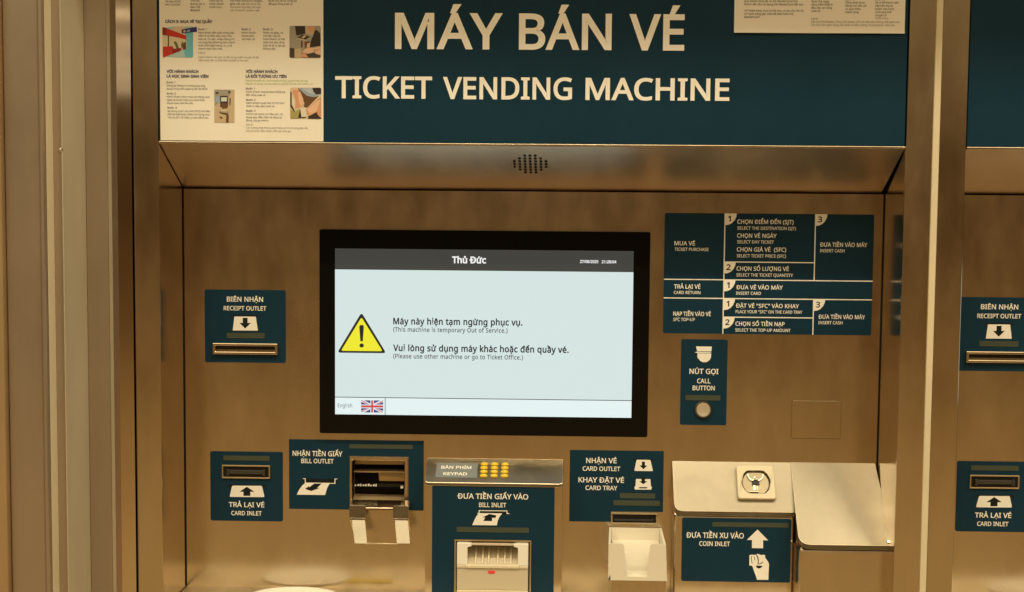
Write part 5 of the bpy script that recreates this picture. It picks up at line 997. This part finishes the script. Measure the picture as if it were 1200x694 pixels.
photo(333, 25, 14.76, [
  (0, rounded_tri([(92,80),(92,632),(632,632),(632,80)], 26)),
  (1, [(185,82),(360,82),(366,215),(210,250)]),
  (2, [(365,82),(520,82),(520,200),(470,240),(370,210)]),
  (3, [(420,82),(520,82),(500,200),(430,180)]),
  (1, [(560,150),(630,210),(630,430),(440,450),(470,310),(500,260),(530,160)]),
  (4, [(215,285),(310,230),(450,265),(370,320)]), (5, [(300,280),(355,245),(380,262),(330,295)]),
  (6, [(210,300),(360,335),(380,325),(240,290)]),
  (7, [(290,340),(320,340),(320,450),(290,460)]),
  (4, [(94,460),(178,470),(178,632),(112,632),(94,612)]),
  (2, [(180,480),(290,470),(290,632),(180,632)]),
  (7, [(350,360),(440,340),(440,450),(360,460)]), (8, [(400,380),(450,380),(440,450),(390,450)]),
  (4, [(300,560),(520,540),(632,590),(620,632),(320,632)]),
  (3, [(280,570),(360,545),(420,630),(310,625)]),
  (8, [(520,460),(630,430),(632,590),(540,560)]), (3, [(530,490),(600,470),(590,520),(530,515)]),
  (5, [(310,530),(400,455),(520,465),(510,540),(400,565)])], [CG, CK, CT, CS, C('charcoal', (.07, .06, .05)), CSL, CW_, CBR, CSL])
photo(245, 100, 14.46, [
  (0, [(88,75),(430,75),(430,635),(88,635)]),
  (1, [(88,75),(360,75),(350,180),(190,190),(180,300),(95,350)]),
  (2, [(100,180),(185,200),(180,300),(120,280)]), (7, [(110,120),(160,110),(160,150),(110,150)]), (7, [(320,100),(370,100),(360,140),(330,140)]),
  (3, [(185,180),(320,180),(320,370),(190,370)]), (4, [(205,205),(305,205),(300,275),(205,275)]),
  (5, [(195,300),(310,300),(310,390),(225,400)]), (7, [(345,220),(370,220),(360,340),(345,340)]),
  (1, [(170,430),(330,430),(340,470),(170,450)]), (6, [(200,420),(310,420),(290,445),(205,440)]),
  (5, [(170,455),(320,475),(335,520),(330,635),(285,635),(295,510),(180,475)]),
  (5, [(175,540),(200,525),(230,550),(210,575)])], [CT, CG, CB, CK, CLB, CBR, CW_, C('charcoal', (.07, .06, .05))])
photo(333, 98, 14.76, [
  (0, rounded_tri([(105,70),(105,610),(640,610),(640,70)], 26)),
  (1, [(240,75),(630,75),(640,190),(500,235),(390,210),(310,150)]),
  (8, [(300,80),(480,80),(520,180),(430,170)]),
  (2, [(490,75),(620,72),(640,90),(640,180),(550,190),(500,130)]),
  (3, [(240,80),(390,210),(500,235),(600,215),(400,420),(340,410),(350,340)]),
  (6, [(130,90),(235,80),(270,160),(190,300),(150,220)]),
  (4, [(140,120),(250,110),(340,340),(330,390),(190,440),(200,300)]), (6, [(240,150),(280,140),(330,270),(340,340),(290,390),(250,300)]),
  (2, [(105,140),(130,150),(130,370),(190,480),(180,500),(105,400)]), (7, [(132,200),(185,300),(185,430),(132,360)]),
  (5, [(105,430),(180,500),(230,450),(280,450),(280,600),(110,610)]),
  (7, [(280,430),(370,410),(390,575),(290,585)]), (2, [(240,595),(280,440),(300,580),(390,575),(350,600)]),
  (2, [(420,560),(560,500),(640,470),(640,610),(415,610)]),
  (4, [(380,450),(560,290),(640,230),(640,600),(580,540),(570,490),(440,560),(390,520)]), (6, [(400,450),(570,300),(630,280),(570,470),(440,545)])],
  [CW_, CB, CK, CBR, CS, CO, CSL, C('cream_card', (.72, .66, .54)), C('pale_blue', (.45, .52, .62))])
# right-hand notice
pr = R(861.6, -40, 1060.0, 39.6, YPO)
po2 = paper(*pr, 'notice_poster', .0025)
tag(po2, 'cream paper notice of plain text stuck at the top right of the header', 'poster', 'paper notices on the header')
L = Letters(); Yt = YPO-.0034
Yt = YPO-.0004
para(872.2, 1.4, [('Quý khách chưa đã có thẻ MasterCard/Visa', 62.5), ('khách vẫn cần sử dụng thẻ MasterCard đặt cọc', 69)], cap=2.3)
para(872.2, 12.6, [('Với khách hàng chưa có thẻ Visa, có nhu cầu liên hệ', 69.4), ('tới ngân hàng gần nhất để phát hành thẻ', 57.5), ('MasterCard', 17.5)], cap=2.3)
para(950.8, 1.8, [('Quét thẻ ngay', 21), ('cổng kiểm thiết bị', 25), ('đầu đọc tại cổng', 24), ('soát vé.', 11)], cap=2.3)
para(990.6, -.6, [('Bước vé', 12), ('Cổng soát vé tự', 23), ('động mở nếu vé', 24.4), ('ra qua hiệu', 18), ('thành công.', 16)], cap=2.3)
para(1025.8, -.6, [('Bước 3:', 11), ('Sẽ có kế thanh toán', 27.5), ('tiếp trên nhà xe,', 21), ('khách vừa hành', 22), ('trình vừa mới', 19), ('chuyển đi', 13)], cap=2.3)
para(1025.8, 21.4, [('HCMC metro', 15)], 1, cap=2)
para(950.6, 21.8, [('Lưu ý:', 8)], cap=2.2)
para(950.6, 25.6, [('Các loại thẻ Master, Visa, JCB, Amex, UPI sẽ mắt nếu không thể quét vào', 103.4), ('Các loại thẻ ngân hàng cần phải có biểu tượng "Contactless" trên thẻ', 97.5)], 1, cap=2.3)
L.build('lettering', [INK, GREY], po2)

# ================================================================ WALL COLUMN at the left
def xs_at(px, Y): return W(px, 347, Y).x
col = tag(empty('wall_column', (xs_at(60, -.26), -.2, 0)), 'beige metal wall column with stepped upright trims left of the ticket machine', 'wall column')
c0 = xl0-.0022
x1 = xs_at(140.0, YF)                       # flush filler beside the machine
Y2 = -.170; x2 = xs_at(128.6, Y2)
fy = (c0-x1)*math.tan(math.radians(10))
mb = MB(); q4 = [(x1, YF+.0005-fy), (c0, YF+.0005), (c0, .05), (x1, .05)]
mb.add([(a_, b_, z_) for z_ in (Z_LOW, Z_TOP) for a_, b_ in q4], [(0,1,5,4),(1,2,6,5),(2,3,7,6),(3,0,4,7)])
mb.build('filler_strip', FILLER, col)
mb = MB(); xq = xs_at(128.6, Y2)
mb.add([(x1-.0006, YF+.002, Z_LOW), (x1-.0006, YF+.002, Z_TOP), (x2, Y2-.0006, Z_TOP), (x2, Y2-.0006, Z_LOW), (x2-.004, YF+.03, Z_LOW), (x2-.004, YF+.03, Z_TOP)], [(3,0,1,2),(0,4,5,1),(4,3,2,5)])
mb.build('lit_corner_strip', LITFACE, col)  # chamfer added in pale metal to show the post's side as lit
x3 = xs_at(102.2, Y2)
MB().box(x3, x2-.0004, Y2, .05, Z_LOW, Z_TOP).build('inner_post', PAINTED, col, bevel=.0016)
Y4 = -.262; x4 = xs_at(74.6, Y4)
mb = MB(); 
mb.add([(x3-.0004, Y2-.0015, Z_LOW), (x3-.0004, .05, Z_LOW), (x4, .05, Z_LOW), (x4, Y4, Z_LOW), (x4+.0012, Y4, Z_LOW)]+
       [(x3-.0004, Y2-.0015, Z_TOP), (x3-.0004, .05, Z_TOP), (x4, .05, Z_TOP), (x4, Y4, Z_TOP), (x4+.0012, Y4, Z_TOP)],
       [(0,1,6,5),(1,2,7,6),(2,3,8,7),(3,4,9,8),(4,0,5,9)])
bm_ = mb.build('return_panel', LITFACE, col)
x5 = xs_at(64.4, Y4)
MB().box(x5, x4-.0004, Y4+.002, .05, Z_LOW, Z_TOP).build('channel_back', PAINTED, col)
Y6 = -.288; x6 = xs_at(55.2, Y6)
MB().box(x6, x5-.0004, Y6+.004, .05, Z_LOW, Z_TOP).build('lit_side_strip', SEAL_LIT, col, bevel=.001)  # cream colour stands for light on this right-facing side
x7 = xs_at(50.2, Y6)
MB().box(x7, x6-.0004, Y6-.006, .05, Z_LOW, Z_TOP).build('edge_trim', PAINTED, col, bevel=.003, seg=3)
Y8 = -.292; x8 = xs_at(7.6, Y8)
MB().box(x8, x7-.0006, Y8+.002, .05, Z_LOW, Z_TOP).build('outer_post', PAINTED, col, bevel=.002)
x9 = xs_at(-30, Y8)
MB().box(x9, x8-.0005, Y8-.010, .05, Z_LOW, Z_TOP).build('gold_trim', BRONZE, col, bevel=.003, seg=3)
sp_ = W(69.6, 175.5, Y4-.004)
mb = MB(); 
for i in range(8): pass
k = 14; vs = []; prof = [(.0032, 0), (.0032, -.0022), (.0022, -.0036), (.0006, -.0042)]
for r_, h in prof: vs += [(sp_.x+r_*math.cos(2*math.pi*i/k), Y4+.002+h, sp_.z+r_*math.sin(2*math.pi*i/k)) for i in range(k)]
mb.add(vs, [(j*k+i, j*k+(i+1)%k, (j+1)*k+(i+1)%k, (j+1)*k+i) for j in range(3) for i in range(k)]+[tuple(range(3*k, 4*k))])
mb.build('screw_head', CHROME, col)

# ================================================================ canopy over the machines (shades the top of the header)
tag(MB().box(-3.2, 3.2, YF-.50, .4, 2.50, 2.56).build('canopy', STEEL), kind='structure')
